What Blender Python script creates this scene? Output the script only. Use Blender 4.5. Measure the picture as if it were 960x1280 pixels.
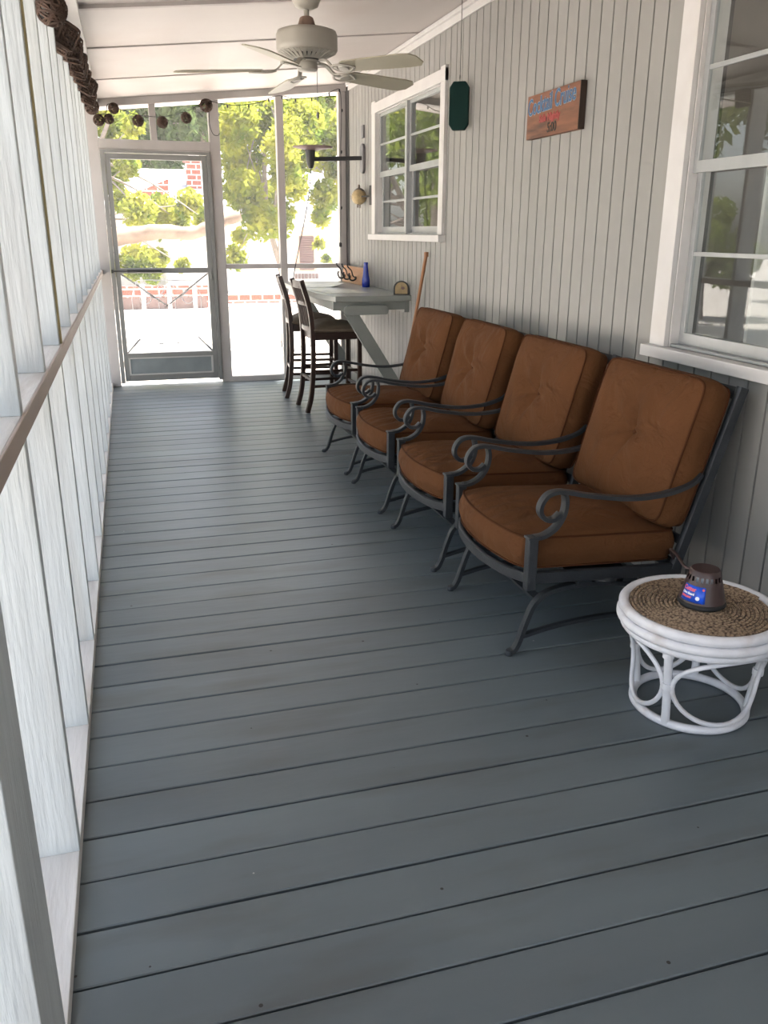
import bpy, bmesh, math, random
import numpy as np
from mathutils import Vector, Matrix
random.seed(7); rng = np.random.default_rng(7)
PI = math.pi
for o in list(bpy.data.objects): bpy.data.objects.remove(o)
SC = bpy.context.scene; COL = SC.collection

# ------------------------------------------------------------------ camera
YAW, PITCH, ROLL, FPX = 0.28780746, 0.32303265, 0.00459376, 1047.04
cam_d = bpy.data.cameras.new('camera'); cam = bpy.data.objects.new('camera', cam_d); COL.objects.link(cam)
fw = Vector((math.sin(YAW)*math.cos(PITCH), math.cos(YAW)*math.cos(PITCH), -math.sin(PITCH)))
rt = Vector((math.cos(YAW), -math.sin(YAW), 0)); up = rt.cross(fw)
rt2 = math.cos(ROLL)*rt + math.sin(ROLL)*up; up2 = rt2.cross(fw)
M = Matrix((rt2, up2, -fw)).transposed().to_4x4(); M.translation = Vector((0, 0, 1.395))
cam.matrix_world = M
cam_d.sensor_fit = 'VERTICAL'; cam_d.sensor_height = 36; cam_d.lens = FPX/1280*36
cam_d.clip_start = .02; cam_d.clip_end = 500
SC.camera = cam
# ------------------------------------------------------------------ light
SC.view_settings.view_transform = 'Standard'; SC.view_settings.look = 'None'
SC.view_settings.gamma = 1; SC.view_settings.use_curve_mapping = False
SC.view_settings.exposure = 0.0
SUN_EL, SUN_AZ = math.radians(67), math.radians(66)     # azimuth from +Y towards +X
w = bpy.data.worlds.new('sky'); SC.world = w; w.use_nodes = True
nt = w.node_tree; nt.nodes.clear()
sky = nt.nodes.new('ShaderNodeTexSky'); sky.sky_type = 'NISHITA'; sky.sun_disc = False
sky.sun_elevation = SUN_EL; sky.sun_rotation = SUN_AZ; sky.air_density = 1.0; sky.dust_density = 3.0; sky.ozone_density = .6
bg = nt.nodes.new('ShaderNodeBackground'); bg.inputs[1].default_value = .8
hs = nt.nodes.new('ShaderNodeHueSaturation'); hs.inputs['Saturation'].default_value = .5
wo = nt.nodes.new('ShaderNodeOutputWorld')
nt.links.new(sky.outputs[0], hs.inputs['Color']); nt.links.new(hs.outputs[0], bg.inputs[0]); nt.links.new(bg.outputs[0], wo.inputs[0])
sd = bpy.data.lights.new('sun', 'SUN'); sd.energy = 34; sd.angle = .01; sd.color = (1, .93, .84)
so = bpy.data.objects.new('sun', sd); COL.objects.link(so)
sdir = Vector((math.sin(SUN_AZ)*math.cos(SUN_EL), math.cos(SUN_AZ)*math.cos(SUN_EL), math.sin(SUN_EL)))
so.rotation_euler = sdir.to_track_quat('Z', 'Y').to_euler(); so.location = sdir*30

# ------------------------------------------------------------------ materials
def nodes(m): return m.node_tree.nodes, m.node_tree.links
def mat(name, col, rough=.6, metal=0, var=.12, scale=6, stretch=(1, 1, 1), bump=.0, bscale=60, spec=.5, dirt=None, dirt_amt=.0, dscale=3, coat=0):
    """painted / plain surface: colour broken up by noise, optional dirt patches, fine bump"""
    m = bpy.data.materials.new(name); m.use_nodes = True
    n, l = nodes(m); b = n['Principled BSDF']
    b.inputs['Roughness'].default_value = rough; b.inputs['Metallic'].default_value = metal
    b.inputs['Specular IOR Level'].default_value = spec; b.inputs['Coat Weight'].default_value = coat
    tc = n.new('ShaderNodeTexCoord'); mp = n.new('ShaderNodeMapping'); mp.inputs['Scale'].default_value = stretch
    l.new(tc.outputs['Object'], mp.inputs[0])
    nz = n.new('ShaderNodeTexNoise'); nz.inputs['Scale'].default_value = scale; nz.inputs['Detail'].default_value = 5
    l.new(mp.outputs[0], nz.inputs['Vector'])
    mr = n.new('ShaderNodeMapRange'); mr.inputs['From Min'].default_value = .3; mr.inputs['From Max'].default_value = .7
    mr.inputs['To Min'].default_value = 1-var; mr.inputs['To Max'].default_value = 1+var
    l.new(nz.outputs[0], mr.inputs[0])
    mx = n.new('ShaderNodeMix'); mx.data_type = 'RGBA'; mx.blend_type = 'MULTIPLY'; mx.inputs[0].default_value = 1
    mx.inputs[6].default_value = (*col, 1); l.new(mr.outputs[0], mx.inputs[7])
    out = mx.outputs[2]
    if dirt:
        n2 = n.new('ShaderNodeTexNoise'); n2.inputs['Scale'].default_value = dscale; n2.inputs['Detail'].default_value = 8
        l.new(mp.outputs[0], n2.inputs['Vector'])
        r2 = n.new('ShaderNodeMapRange'); r2.inputs['From Min'].default_value = .52; r2.inputs['From Max'].default_value = .72; r2.inputs['To Max'].default_value = dirt_amt
        l.new(n2.outputs[0], r2.inputs[0])
        m2 = n.new('ShaderNodeMix'); m2.data_type = 'RGBA'; m2.inputs[7].default_value = (*dirt, 1)
        l.new(r2.outputs[0], m2.inputs[0]); l.new(out, m2.inputs[6]); out = m2.outputs[2]
    l.new(out, b.inputs['Base Color'])
    if bump:
        n3 = n.new('ShaderNodeTexNoise'); n3.inputs['Scale'].default_value = bscale; n3.inputs['Detail'].default_value = 4
        l.new(mp.outputs[0], n3.inputs['Vector'])
        bp = n.new('ShaderNodeBump'); bp.inputs['Strength'].default_value = bump; bp.inputs['Distance'].default_value = .004
        l.new(n3.outputs[0], bp.inputs['Height']); l.new(bp.outputs[0], b.inputs['Normal'])
    return m
def add_boardtone(m, axis, pitch, off, amt):
    """each board its own paint tone"""
    n, l = nodes(m); b = n['Principled BSDF']
    src = b.inputs['Base Color'].links[0].from_socket
    tc = n.new('ShaderNodeTexCoord'); sp = n.new('ShaderNodeSeparateXYZ'); l.new(tc.outputs['Object'], sp.inputs[0])
    a = n.new('ShaderNodeMath'); a.operation = 'SUBTRACT'; l.new(sp.outputs[axis], a.inputs[0]); a.inputs[1].default_value = off
    d = n.new('ShaderNodeMath'); d.operation = 'DIVIDE'; l.new(a.outputs[0], d.inputs[0]); d.inputs[1].default_value = pitch
    f = n.new('ShaderNodeMath'); f.operation = 'FLOOR'; l.new(d.outputs[0], f.inputs[0])
    wn = n.new('ShaderNodeTexWhiteNoise'); wn.noise_dimensions = '1D'; l.new(f.outputs[0], wn.inputs['W'])
    mr = n.new('ShaderNodeMapRange'); mr.inputs['To Min'].default_value = 1-amt; mr.inputs['To Max'].default_value = 1+amt; l.new(wn.outputs[0], mr.inputs[0])
    mx = n.new('ShaderNodeMix'); mx.data_type = 'RGBA'; mx.blend_type = 'MULTIPLY'; mx.inputs[0].default_value = 1
    l.new(src, mx.inputs[6]); l.new(mr.outputs[0], mx.inputs[7]); l.new(mx.outputs[2], b.inputs['Base Color'])
def glass_mat(name, tint=(.92, .95, .95)):
    m = bpy.data.materials.new(name); m.use_nodes = True; n, l = nodes(m); n.clear()
    o = n.new('ShaderNodeOutputMaterial'); t = n.new('ShaderNodeBsdfTransparent'); t.inputs[0].default_value = (*tint, 1)
    g = n.new('ShaderNodeBsdfGlossy'); g.inputs['Roughness'].default_value = .01
    f = n.new('ShaderNodeFresnel'); f.inputs['IOR'].default_value = 1.55; mx = n.new('ShaderNodeMixShader')
    geo = n.new('ShaderNodeNewGeometry'); mr = n.new('ShaderNodeMapRange'); mr.inputs['To Min'].default_value = 1.55; mr.inputs['To Max'].default_value = 1/1.55
    l.new(geo.outputs['Backfacing'], mr.inputs[0]); l.new(mr.outputs[0], f.inputs['IOR'])
    l.new(f.outputs[0], mx.inputs[0]); l.new(t.outputs[0], mx.inputs[1]); l.new(g.outputs[0], mx.inputs[2]); l.new(mx.outputs[0], o.inputs[0])
    return m
def veil_mat(name, col, opac):
    """woven mesh or sheer cloth: partly see-through"""
    m = bpy.data.materials.new(name); m.use_nodes = True; n, l = nodes(m); n.clear()
    o = n.new('ShaderNodeOutputMaterial'); t = n.new('ShaderNodeBsdfTransparent')
    g = n.new('ShaderNodeBsdfDiffuse'); g.inputs[0].default_value = (*col, 1)
    tr = n.new('ShaderNodeBsdfTranslucent'); tr.inputs[0].default_value = (*col, 1)
    m0 = n.new('ShaderNodeMixShader'); m0.inputs[0].default_value = .4; l.new(g.outputs[0], m0.inputs[1]); l.new(tr.outputs[0], m0.inputs[2])
    mx = n.new('ShaderNodeMixShader'); mx.inputs[0].default_value = opac
    l.new(t.outputs[0], mx.inputs[1]); l.new(m0.outputs[0], mx.inputs[2]); l.new(mx.outputs[0], o.inputs[0])
    return m
def leaf_mat(name, a, b_, trans=.5):
    m = bpy.data.materials.new(name); m.use_nodes = True; n, l = nodes(m); n.clear()
    o = n.new('ShaderNodeOutputMaterial'); geo = n.new('ShaderNodeNewGeometry')
    wn = n.new('ShaderNodeTexNoise'); wn.inputs['Scale'].default_value = 2.2; wn.inputs['Detail'].default_value = 6
    tc = n.new('ShaderNodeTexCoord'); l.new(tc.outputs['Object'], wn.inputs['Vector'])
    cr = n.new('ShaderNodeValToRGB'); cr.color_ramp.elements[0].position = .35; cr.color_ramp.elements[1].position = .65
    cr.color_ramp.elements[0].color = (*a, 1); cr.color_ramp.elements[1].color = (*b_, 1)
    l.new(wn.outputs[0], cr.inputs[0])
    d = n.new('ShaderNodeBsdfDiffuse'); t = n.new('ShaderNodeBsdfTranslucent'); mx = n.new('ShaderNodeMixShader'); mx.inputs[0].default_value = trans
    l.new(cr.outputs[0], d.inputs[0]); l.new(cr.outputs[0], t.inputs[0]); l.new(d.outputs[0], mx.inputs[1]); l.new(t.outputs[0], mx.inputs[2]); l.new(mx.outputs[0], o.inputs[0])
    return m
M_floor = mat('grey blue deck paint', (.125, .152, .165), .36, var=.10, scale=2.2, stretch=(.5, 2, 1), bump=.25, bscale=14, dirt=(.075, .075, .065), dirt_amt=.5, dscale=3.2, spec=.5)
add_boardtone(M_floor, 1, .1475, 1.357-.1475*30, .10)
def specks(m, scale, rad, col, keep):
    n, l = nodes(m); b = n['Principled BSDF']; src = b.inputs['Base Color'].links[0].from_socket
    tc = n.new('ShaderNodeTexCoord'); v = n.new('ShaderNodeTexVoronoi'); v.inputs['Scale'].default_value = scale; l.new(tc.outputs['Object'], v.inputs[0])
    c1 = n.new('ShaderNodeMath'); c1.operation = 'LESS_THAN'; c1.inputs[1].default_value = rad; l.new(v.outputs['Distance'], c1.inputs[0])
    sp = n.new('ShaderNodeSeparateColor'); l.new(v.outputs['Color'], sp.inputs[0]); c2 = n.new('ShaderNodeMath'); c2.operation = 'LESS_THAN'; c2.inputs[1].default_value = keep; l.new(sp.outputs[0], c2.inputs[0])
    mu = n.new('ShaderNodeMath'); mu.operation = 'MULTIPLY'; l.new(c1.outputs[0], mu.inputs[0]); l.new(c2.outputs[0], mu.inputs[1])
    mx = n.new('ShaderNodeMix'); mx.data_type = 'RGBA'; mx.inputs[7].default_value = (*col, 1); l.new(mu.outputs[0], mx.inputs[0]); l.new(src, mx.inputs[6]); l.new(mx.outputs[2], b.inputs['Base Color'])
specks(M_floor, 9, .04, (.02, .018, .015), .35); specks(M_floor, 7, .022, (.4, .4, .38), .25)
M_under = mat('dark gap', (.012, .012, .01), .9)
M_wall = mat('pale grey green siding paint', (.278, .272, .255), .5, var=.05, scale=3, stretch=(1, 1, .2), bump=.1, bscale=25, dirt=(.22, .21, .185), dirt_amt=.25, dscale=1.5)
M_groove = mat('shadowed siding groove', (.05, .048, .042), .9)
M_stud = mat('brushed white stud paint', (.55, .585, .59), .5, var=.10, scale=9, stretch=(3, 3, .25), bump=.6, bscale=30, dirt=(.34, .31, .27), dirt_amt=.4, dscale=2.5)
M_plate = mat('worn white sill paint', (.66, .64, .61), .5, var=.08, scale=8, stretch=(3, .4, 1), bump=.4, bscale=30, dirt=(.3, .22, .15), dirt_amt=.45, dscale=5)
M_trim = mat('white trim paint', (.60, .585, .57), .45, var=.05, scale=5, dirt=(.45, .40, .34), dirt_amt=.25, dscale=4)
M_ceil = mat('warm white ceiling panel', (.52, .475, .45), .5, var=.05, scale=1.2, bump=.08, bscale=20, dirt=(.42, .32, .27), dirt_amt=.4, dscale=1.1)
M_batten = mat('ceiling seam strip', (.46, .42, .40), .6)
M_farw = mat('off white porch framing paint', (.46, .435, .42), .5, var=.05, scale=5, dirt=(.36, .32, .27), dirt_amt=.25, dscale=4)
M_alu = mat('weathered aluminium', (.27, .27, .26), .45, metal=.3, var=.08)
M_winframe = mat('grey aluminium window frame', (.38, .39, .39), .4, metal=.35, var=.06, scale=12)
M_kick = mat('grey kick plate paint', (.24, .27, .28), .5)
M_dark = mat('dark metal', (.03, .03, .03), .5)
M_screen = veil_mat('insect screen', (.35, .36, .36), .13)
M_curtain = veil_mat('sheer curtain', (.62, .60, .57), .80)
M_glass = glass_mat('window glass')
M_iron = mat('charcoal wrought metal', (.030, .034, .039), .45, metal=.25, var=.15, scale=20, bump=.25, bscale=200)
M_cush = mat('rust brown canvas', (.098, .041, .0160), .85, var=.12, scale=4, bump=.35, bscale=140, spec=.12)
M_pipe = mat('rust brown piping', (.060, .021, .008), .85, spec=.1)
def creases(m):
    n, l = nodes(m); b = n['Principled BSDF']; old = b.inputs['Normal'].links[0].from_node
    tc = n.new('ShaderNodeTexCoord'); nz = n.new('ShaderNodeTexNoise'); nz.inputs['Scale'].default_value = 7; nz.inputs['Detail'].default_value = 3; nz.inputs['Distortion'].default_value = 1.5
    l.new(tc.outputs['Object'], nz.inputs['Vector']); bp = n.new('ShaderNodeBump'); bp.inputs['Strength'].default_value = .55; bp.inputs['Distance'].default_value = .03
    l.new(nz.outputs[0], bp.inputs['Height']); l.new(old.outputs[0], bp.inputs['Normal']); l.new(bp.outputs[0], b.inputs['Normal'])
creases(M_cush)
M_rattan_white = mat('white painted rattan', (.74, .74, .77), .4, var=.06, scale=20, bump=.3, bscale=60, dirt=(.35, .25, .18), dirt_amt=.35, dscale=14)
M_wood_dark = mat('espresso stained wood', (.035, .017, .012), .35, var=.2, scale=12, stretch=(1, 1, .2))
M_seat_cover = mat('dark brown seat cover', (.12, .09, .06), .6, var=.2, scale=15)
M_table = mat('grey green table paint', (.24, .25, .23), .32, var=.06, scale=8)
M_fan = mat('cream fan enamel', (.38, .36, .31), .4, var=.05)
M_blade = mat('cream fan blade', (.34, .315, .235), .4, var=.06)
M_tan = mat('brown fan coupling', (.25, .17, .13), .5)
M_rattan_dark = mat('dark brown rattan', (.055, .028, .016), .7, var=.3, scale=30)
M_cord = mat('black cord', (.012, .012, .012), .5)
M_browncord = mat('brown plastic', (.055, .032, .030), .38, var=.06)
M_green = mat('dark green enamel', (.004, .022, .019), .7, spec=.15)
M_gray = mat('mid grey plastic', (.16, .16, .165), .5)
M_pine = mat('varnished pine', (.42, .19, .08), .4, var=.15, scale=10, stretch=(1, .3, 4))
M_handle = mat('broom handle wood', (.28, .12, .05), .45, var=.1)
M_signwood = mat('weathered red brown sign board', (.20, .080, .040), .6, var=.3, scale=9, stretch=(1, .4, 3), dirt=(.05, .025, .015), dirt_amt=.9, dscale=7)
M_signedge = mat('dark sign edge', (.03, .016, .01), .7)
M_signblue = mat('blue sign lettering', (.035, .12, .25), .6)
M_signwhite = mat('pale lettering outline', (.33, .36, .40), .6)
M_signred = mat('faded red sign lettering', (.30, .045, .04), .6)
M_black = mat('black lettering', (.01, .01, .01), .6)
M_label = mat('blue product label', (.01, .07, .50), .3, var=.5, scale=40)
M_labelpink = mat('pink red label print', (.85, .12, .16), .4)
M_labelwhite = mat('white label print', (.8, .85, .9), .4)
M_bottle = mat('cobalt blue bottle', (.005, .03, .38), .12, coat=.5)
M_tanface = mat('tan clock face', (.33, .24, .12), .5, var=.15, scale=30)
M_fish = mat('cream fish body', (.50, .38, .20), .5, var=.2, scale=40)
M_fishtop = mat('grey brown fish back', (.13, .10, .08), .5)
M_map = mat('printed paper mat', (.50, .50, .42), .4, var=.35, scale=14, dirt=(.20, .24, .20), dirt_amt=.6, dscale=9)
M_ground = mat('pale sunlit concrete', (.61, .57, .53), .8, var=.06, scale=.6)
M_white = mat('white house siding', (.75, .72, .68), .6, var=.04)
M_roof = mat('pale grey shingle', (.45, .46, .50), .7, var=.2, scale=6)
M_shut = mat('brown louvre', (.16, .10, .09), .6)
M_frameTan = mat('tan window casing', (.60, .42, .30), .6)
M_bark = mat('grey bark', (.24, .20, .17), .9, var=.3, scale=12, bump=1, bscale=20)
M_limb = mat('pale peeling bark', (.24, .17, .125), .9, var=.3, scale=5, bump=1, bscale=15)
M_leaf = leaf_mat('sunlit yellow green leaves', (.12, .18, .025), (.42, .42, .06), .55)
M_leafd = leaf_mat('deep green leaves', (.045, .075, .035), (.12, .17, .06), .3)
M_leafm = leaf_mat('mid green leaves', (.12, .19, .035), (.26, .31, .06), .45)
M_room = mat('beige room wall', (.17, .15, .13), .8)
def brick_mat():
    m = bpy.data.materials.new('red brick'); m.use_nodes = True; n, l = nodes(m); b = n['Principled BSDF']; b.inputs['Roughness'].default_value = .85
    tc = n.new('ShaderNodeTexCoord'); mp = n.new('ShaderNodeMapping'); mp.inputs['Rotation'].default_value = (PI/2, 0, 0)
    br = n.new('ShaderNodeTexBrick'); br.inputs['Color1'].default_value = (.30, .09, .06, 1); br.inputs['Color2'].default_value = (.22, .07, .05, 1); br.inputs['Mortar'].default_value = (.5, .42, .38, 1)
    br.inputs['Scale'].default_value = 1; br.inputs['Brick Width'].default_value = .3; br.inputs['Row Height'].default_value = .16; br.inputs['Mortar Size'].default_value = .02
    l.new(tc.outputs['Object'], mp.inputs[0]); l.new(mp.outputs[0], br.inputs[0]); l.new(br.outputs[0], b.inputs['Base Color']); return m
M_brick = brick_mat()
def wicker_mat():
    m = bpy.data.materials.new('braided seagrass'); m.use_nodes = True; n, l = nodes(m); b = n['Principled BSDF']; b.inputs['Roughness'].default_value = .7
    tc = n.new('ShaderNodeTexCoord'); v = n.new('ShaderNodeTexVoronoi'); v.inputs['Scale'].default_value = 120
    l.new(tc.outputs['Object'], v.inputs[0]); cr = n.new('ShaderNodeValToRGB')
    cr.color_ramp.elements[0].color = (.36, .26, .17, 1); cr.color_ramp.elements[0].position = .35
    cr.color_ramp.elements[1].color = (.07, .042, .026, 1); cr.color_ramp.elements[1].position = .85
    l.new(v.outputs[0], cr.inputs[0]); l.new(cr.outputs[0], b.inputs['Base Color'])
    bp = n.new('ShaderNodeBump'); bp.invert = True; bp.inputs['Strength'].default_value = .6; bp.inputs['Distance'].default_value = .004
    l.new(v.outputs[0], bp.inputs['Height']); l.new(bp.outputs[0], b.inputs['Normal']); return m
M_wicker = wicker_mat()

# ------------------------------------------------------------------ mesh helpers
class MB:
    def __init__(s): s.v = []; s.f = []; s.sm = []
    def add(s, vs, fs, smooth=False):
        b = len(s.v); s.v += [tuple(v) for v in vs]; s.f += [tuple(b+i for i in f) for f in fs]; s.sm += [smooth]*len(fs); return s
    def box(s, x0, x1, y0, y1, z0, z1, mt=None):
        vs = [Vector((x, y, z)) for x in (x0, x1) for y in (y0, y1) for z in (z0, z1)]
        if mt is not None: vs = [mt @ v for v in vs]
        return s.add(vs, [(0, 1, 3, 2), (4, 6, 7, 5), (0, 4, 5, 1), (2, 3, 7, 6), (0, 2, 6, 4), (1, 5, 7, 3)])
    def bar(s, a, b, w, t, side=(0, 1, 0)):
        """rectangular bar from a to b; w along 'side', t across"""
        a, b = Vector(a), Vector(b); d = (b-a).normalized(); sd_ = Vector(side); sd_ = (sd_-d*sd_.dot(d)).normalized(); n_ = d.cross(sd_)
        vs = [p+sd_*i*w/2+n_*j*t/2 for p in (a, b) for i, j in ((-1, -1), (1, -1), (1, 1), (-1, 1))]
        return s.add(vs, [(3, 2, 1, 0), (4, 5, 6, 7), (0, 1, 5, 4), (1, 2, 6, 5), (2, 3, 7, 6), (3, 0, 4, 7)])
    def sweep(s, path, prof, closed=False, upv=None, taper=None, smooth=True):
        """sweep 2-D profile [(a,b)] along path; a along 'side' vector, b across"""
        P = [Vector(p) for p in path]; n = len(P); k = len(prof)
        T = []
        for i in range(n):
            if closed: t = P[(i+1) % n]-P[i-1]
            else: t = P[min(i+1, n-1)]-P[max(i-1, 0)]
            T.append(t.normalized())
        if upv is not None: S = [(Vector(upv)-T[i]*Vector(upv).dot(T[i])).normalized() for i in range(n)]
        else:
            a = Vector((0, 0, 1)) if abs(T[0].z) < .9 else Vector((1, 0, 0)); S = [(a-T[0]*a.dot(T[0])).normalized()]
            for i in range(1, n): q = S[-1]-T[i]*S[-1].dot(T[i]); S.append(q.normalized())
        vs = []
        for i in range(n):
            N = T[i].cross(S[i]); m = taper[i] if taper else 1
            vs += [P[i]+S[i]*a*m+N*b*m for a, b in prof]
        fs = []
        for i in range(n if closed else n-1):
            j = (i+1) % n
            for q in range(k): r = (q+1) % k; fs.append((i*k+q, i*k+r, j*k+r, j*k+q))
        if not closed: fs += [tuple(reversed(range(k))), tuple((n-1)*k+q for q in range(k))]
        return s.add(vs, fs, smooth)
    def tube(s, path, r, n=8, closed=False, taper=None):
        return s.sweep(path, [(r*math.cos(2*PI*i/n), r*math.sin(2*PI*i/n)) for i in range(n)], closed, None, taper)
    def flat(s, path, w, t, side=(0, 1, 0)):
        pr = [(w/2*math.cos(a)*(1 if abs(math.cos(a)) < .9 else 1), t/2*math.sin(a)) for a in [2*PI*i/10 for i in range(10)]]
        sq = [(max(-w/2, min(w/2, a*1.35)), max(-t/2, min(t/2, b*1.35))) for a, b in pr]
        return s.sweep(path, sq, upv=side)
    def lathe(s, prof, c=(0, 0, 0), n=32, axis='z', cap=True):
        vs = []; k = len(prof)
        for i in range(n):
            a = 2*PI*i/n
            for r, z in prof:
                if axis == 'z': p = (r*math.cos(a), r*math.sin(a), z)
                elif axis == 'x': p = (z, r*math.cos(a), r*math.sin(a))
                else: p = (r*math.sin(a), z, r*math.cos(a))
                vs.append((c[0]+p[0], c[1]+p[1], c[2]+p[2]))
        fs = [(i*k+q, ((i+1) % n)*k+q, ((i+1) % n)*k+q+1, i*k+q+1) for i in range(n) for q in range(k-1)]
        if cap:
            if prof[0][0] > 1e-5: fs.append(tuple(i*k for i in reversed(range(n))))
            if prof[-1][0] > 1e-5: fs.append(tuple(i*k+k-1 for i in range(n)))
        return s.add(vs, fs, True)
    def prism(s, pts, h0, h1, axis='x'):
        n = len(pts)
        def P(p, h): return {'x': (h, p[0], p[1]), 'y': (p[0], h, p[1]), 'z': (p[0], p[1], h)}[axis]
        vs = [P(p, h0) for p in pts]+[P(p, h1) for p in pts]
        return s.add(vs, [tuple(range(n)), tuple(reversed(range(n, 2*n)))]+[(i, i+n, (i+1) % n+n, (i+1) % n) for i in range(n)])
    def xf(s, mt): s.v = [tuple(mt @ Vector(v)) for v in s.v]; return s
    def build(s, name, m, parent=None, bevel=0, seg=2, loc=None):
        me = bpy.data.meshes.new(name); me.from_pydata(s.v, [], s.f)
        me.polygons.foreach_set('use_smooth', s.sm)
        me.materials.append(m); me.validate()
        bm = bmesh.new(); bm.from_mesh(me); bmesh.ops.recalc_face_normals(bm, faces=bm.faces)
        for e in bm.edges:
            if len(e.link_faces) == 2 and e.calc_face_angle(0) > math.radians(50): e.smooth = False
        bm.to_mesh(me); bm.free()
        o = bpy.data.objects.new(name, me); COL.objects.link(o)
        if parent: o.parent = parent
        if loc is not None: o.location = loc
        if bevel:
            b = o.modifiers.new('bevel', 'BEVEL'); b.width = bevel; b.segments = seg; b.limit_method = 'ANGLE'
        return o
def smooth_path(pts, n=8, closed=False):
    """Catmull-Rom through points"""
    P = [Vector(p) for p in pts]; out = []; m = len(P)
    rng_ = range(m) if closed else range(m-1)
    for i in rng_:
        if closed: p0, p1, p2, p3 = P[i-1], P[i], P[(i+1) % m], P[(i+2) % m]
        else: p1, p2 = P[i], P[i+1]; p0 = P[i-1] if i else p1*2-p2; p3 = P[i+2] if i+2 < m else p2*2-p1
        for k in range(n):
            t = k/n; out.append(.5*((2*p1)+(p2-p0)*t+(2*p0-5*p1+4*p2-p3)*t*t+(3*p1-p0-3*p2+p3)*t**3))
    if not closed: out.append(P[-1])
    return out
def empty(name, loc=(0, 0, 0), rz=0):
    o = bpy.data.objects.new(name, None); COL.objects.link(o); o.location = loc; o.rotation_euler = (0, 0, rz); o.empty_display_size = .1; return o
def tag(o, label=None, cat=None, group=None, kind=None):
    if label: o['label'] = label
    if cat: o['category'] = cat
    if group: o['group'] = group
    if kind: o['kind'] = kind
    return o
def copy_tree(o, parent=None):
    kids = [c for c in list(COL.objects) if c.parent == o]
    c = o.copy(); COL.objects.link(c); c.parent = parent
    for k in kids: copy_tree(k, c)
    return c
def text_mesh(body, size, extrude=.0015, bold=0, sx=1.0, align='CENTER'):
    cu = bpy.data.curves.new('lettering', 'FONT'); cu.body = body; cu.size = size; cu.extrude = extrude; cu.offset = bold
    cu.align_x = align; cu.align_y = 'CENTER'; cu.resolution_u = 3
    ob = bpy.data.objects.new('lettering', cu); COL.objects.link(ob); bpy.context.view_layer.update()
    me = bpy.data.meshes.new_from_object(ob.evaluated_get(bpy.context.evaluated_depsgraph_get()))
    bpy.data.objects.remove(ob); bpy.data.curves.remove(cu)
    vs = [(v.co.x*sx, v.co.y, v.co.z) for v in me.vertices]; fs = [tuple(p.vertices) for p in me.polygons]; bpy.data.meshes.remove(me)
    return vs, fs

# ================================================================== SETTING
XW = 2.043; Y1 = 8.27; Y0 = -2.6
ceil_z = lambda x: 2.462+.1*x
# floor: one plank per 14.75 cm, running across the porch
f = MB(); y = 1.357-.1475*27
while y < Y1+.02:
    g = random.choice((.0022, .003, .0042)); dz = random.uniform(-.0012, .0008); dz2 = random.uniform(-.0012, .0008)
    y2 = min(y+.1475, Y1+.03); b = .0025
    pr = [(y+g, -.03), (y+g, -b), (y+g+b, 0), (y2-g-b, 0), (y2-g, -b), (y2-g, -.03)]
    vs = [(x, p[0], p[1]+d) for x, d in ((-.36, dz), (XW+.02, dz2)) for p in pr]
    f.add(vs, [(i, i+1, i+7, i+6) for i in range(5)]+[(0, 5, 4, 3, 2, 1), (6, 7, 8, 9, 10, 11)])
    y += .1475
f.box(-.36, XW+.02, Y0, Y1+.03, -.10, -.031)
fl = f.build('floor', M_floor); fl.data.materials.append(M_under)
for p in fl.data.polygons:
    if p.index >= len(fl.data.polygons)-6: p.material_index = 1
tag(fl, kind='structure')
# ceiling: sloping panels with seam strips
c = MB()
def slab(mb, x0, x1, y0, y1, lo, hi):
    vs = [(x, y_, ceil_z(x)+h) for h in (lo, hi) for x, y_ in ((x0, y0), (x1, y0), (x1, y1), (x0, y1))]
    mb.add(vs, [(3, 2, 1, 0), (4, 5, 6, 7), (0, 1, 5, 4), (1, 2, 6, 5), (2, 3, 7, 6), (3, 0, 4, 7)])
slab(c, -.75, XW+.3, Y0-.6, Y1+.7, 0, .12)
ce = tag(c.build('ceiling', M_ceil), kind='structure')
c = MB()
for y, hw in ((7.21, .011), (6.03, .011), (4.97, .020), (3.75, .011), (2.55, .011), (1.35, .011), (.15, .011), (-1.05, .011)): slab(c, -.12, XW, y-hw, y+hw, -.007 if hw < .015 else -.018, .004)
c.build('seam_strip', M_batten, ce)
c = MB(); slab(c, -.35, XW+.02, Y1-.08, Y1-.0, -.085, .01)
# house wall on the right: grooved siding with two window openings
W1 = (5.60, 7.14, 1.375, 2.30); W2 = (.55, 2.92, .965, 2.30)
def wall_pieces(y0, y1, z0, z1):
    """split a vertical strip around the openings"""
    cuts = sorted({y0, y1}|{e for W in (W1, W2) for e in W[:2] if y0 < e < y1}); out = []
    for a, b in zip(cuts, cuts[1:]):
        m = (a+b)/2; hit = [W for W in (W1, W2) if W[0] < m < W[1]]
        if hit: out += [(a, b, z0, hit[0][2]), (a, b, hit[0][3], z1)]
        else: out.append((a, b, z0, z1))
    return out
wr = MB(); y = 3.145-.1016*60
while y < 8.06:
    for a, b, z0, z1 in wall_pieces(y+.0042, min(y+.1016-.0042, 8.07), 0.0, 2.74): wr.box(XW, XW+.012, a, b, z0, z1)
    y += .1016
wall = tag(wr.build('wall_right', M_wall), kind='structure')
wb = MB()
for a, b, z0, z1 in wall_pieces(Y0, 8.12, -.1, 2.78): wb.box(XW+.0125, XW+.12, a, b, z0, z1)
wb.build('groove_backing', M_groove, wall)
c = MB(); c.box(XW-.012, XW, Y0, 8.07, 2.592, 2.66); c.box(XW-.034, XW-.012, Y0, 8.07, 2.632, 2.658)
tag(c.build('trim_1', M_trim, bevel=.002), kind='structure')
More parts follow.
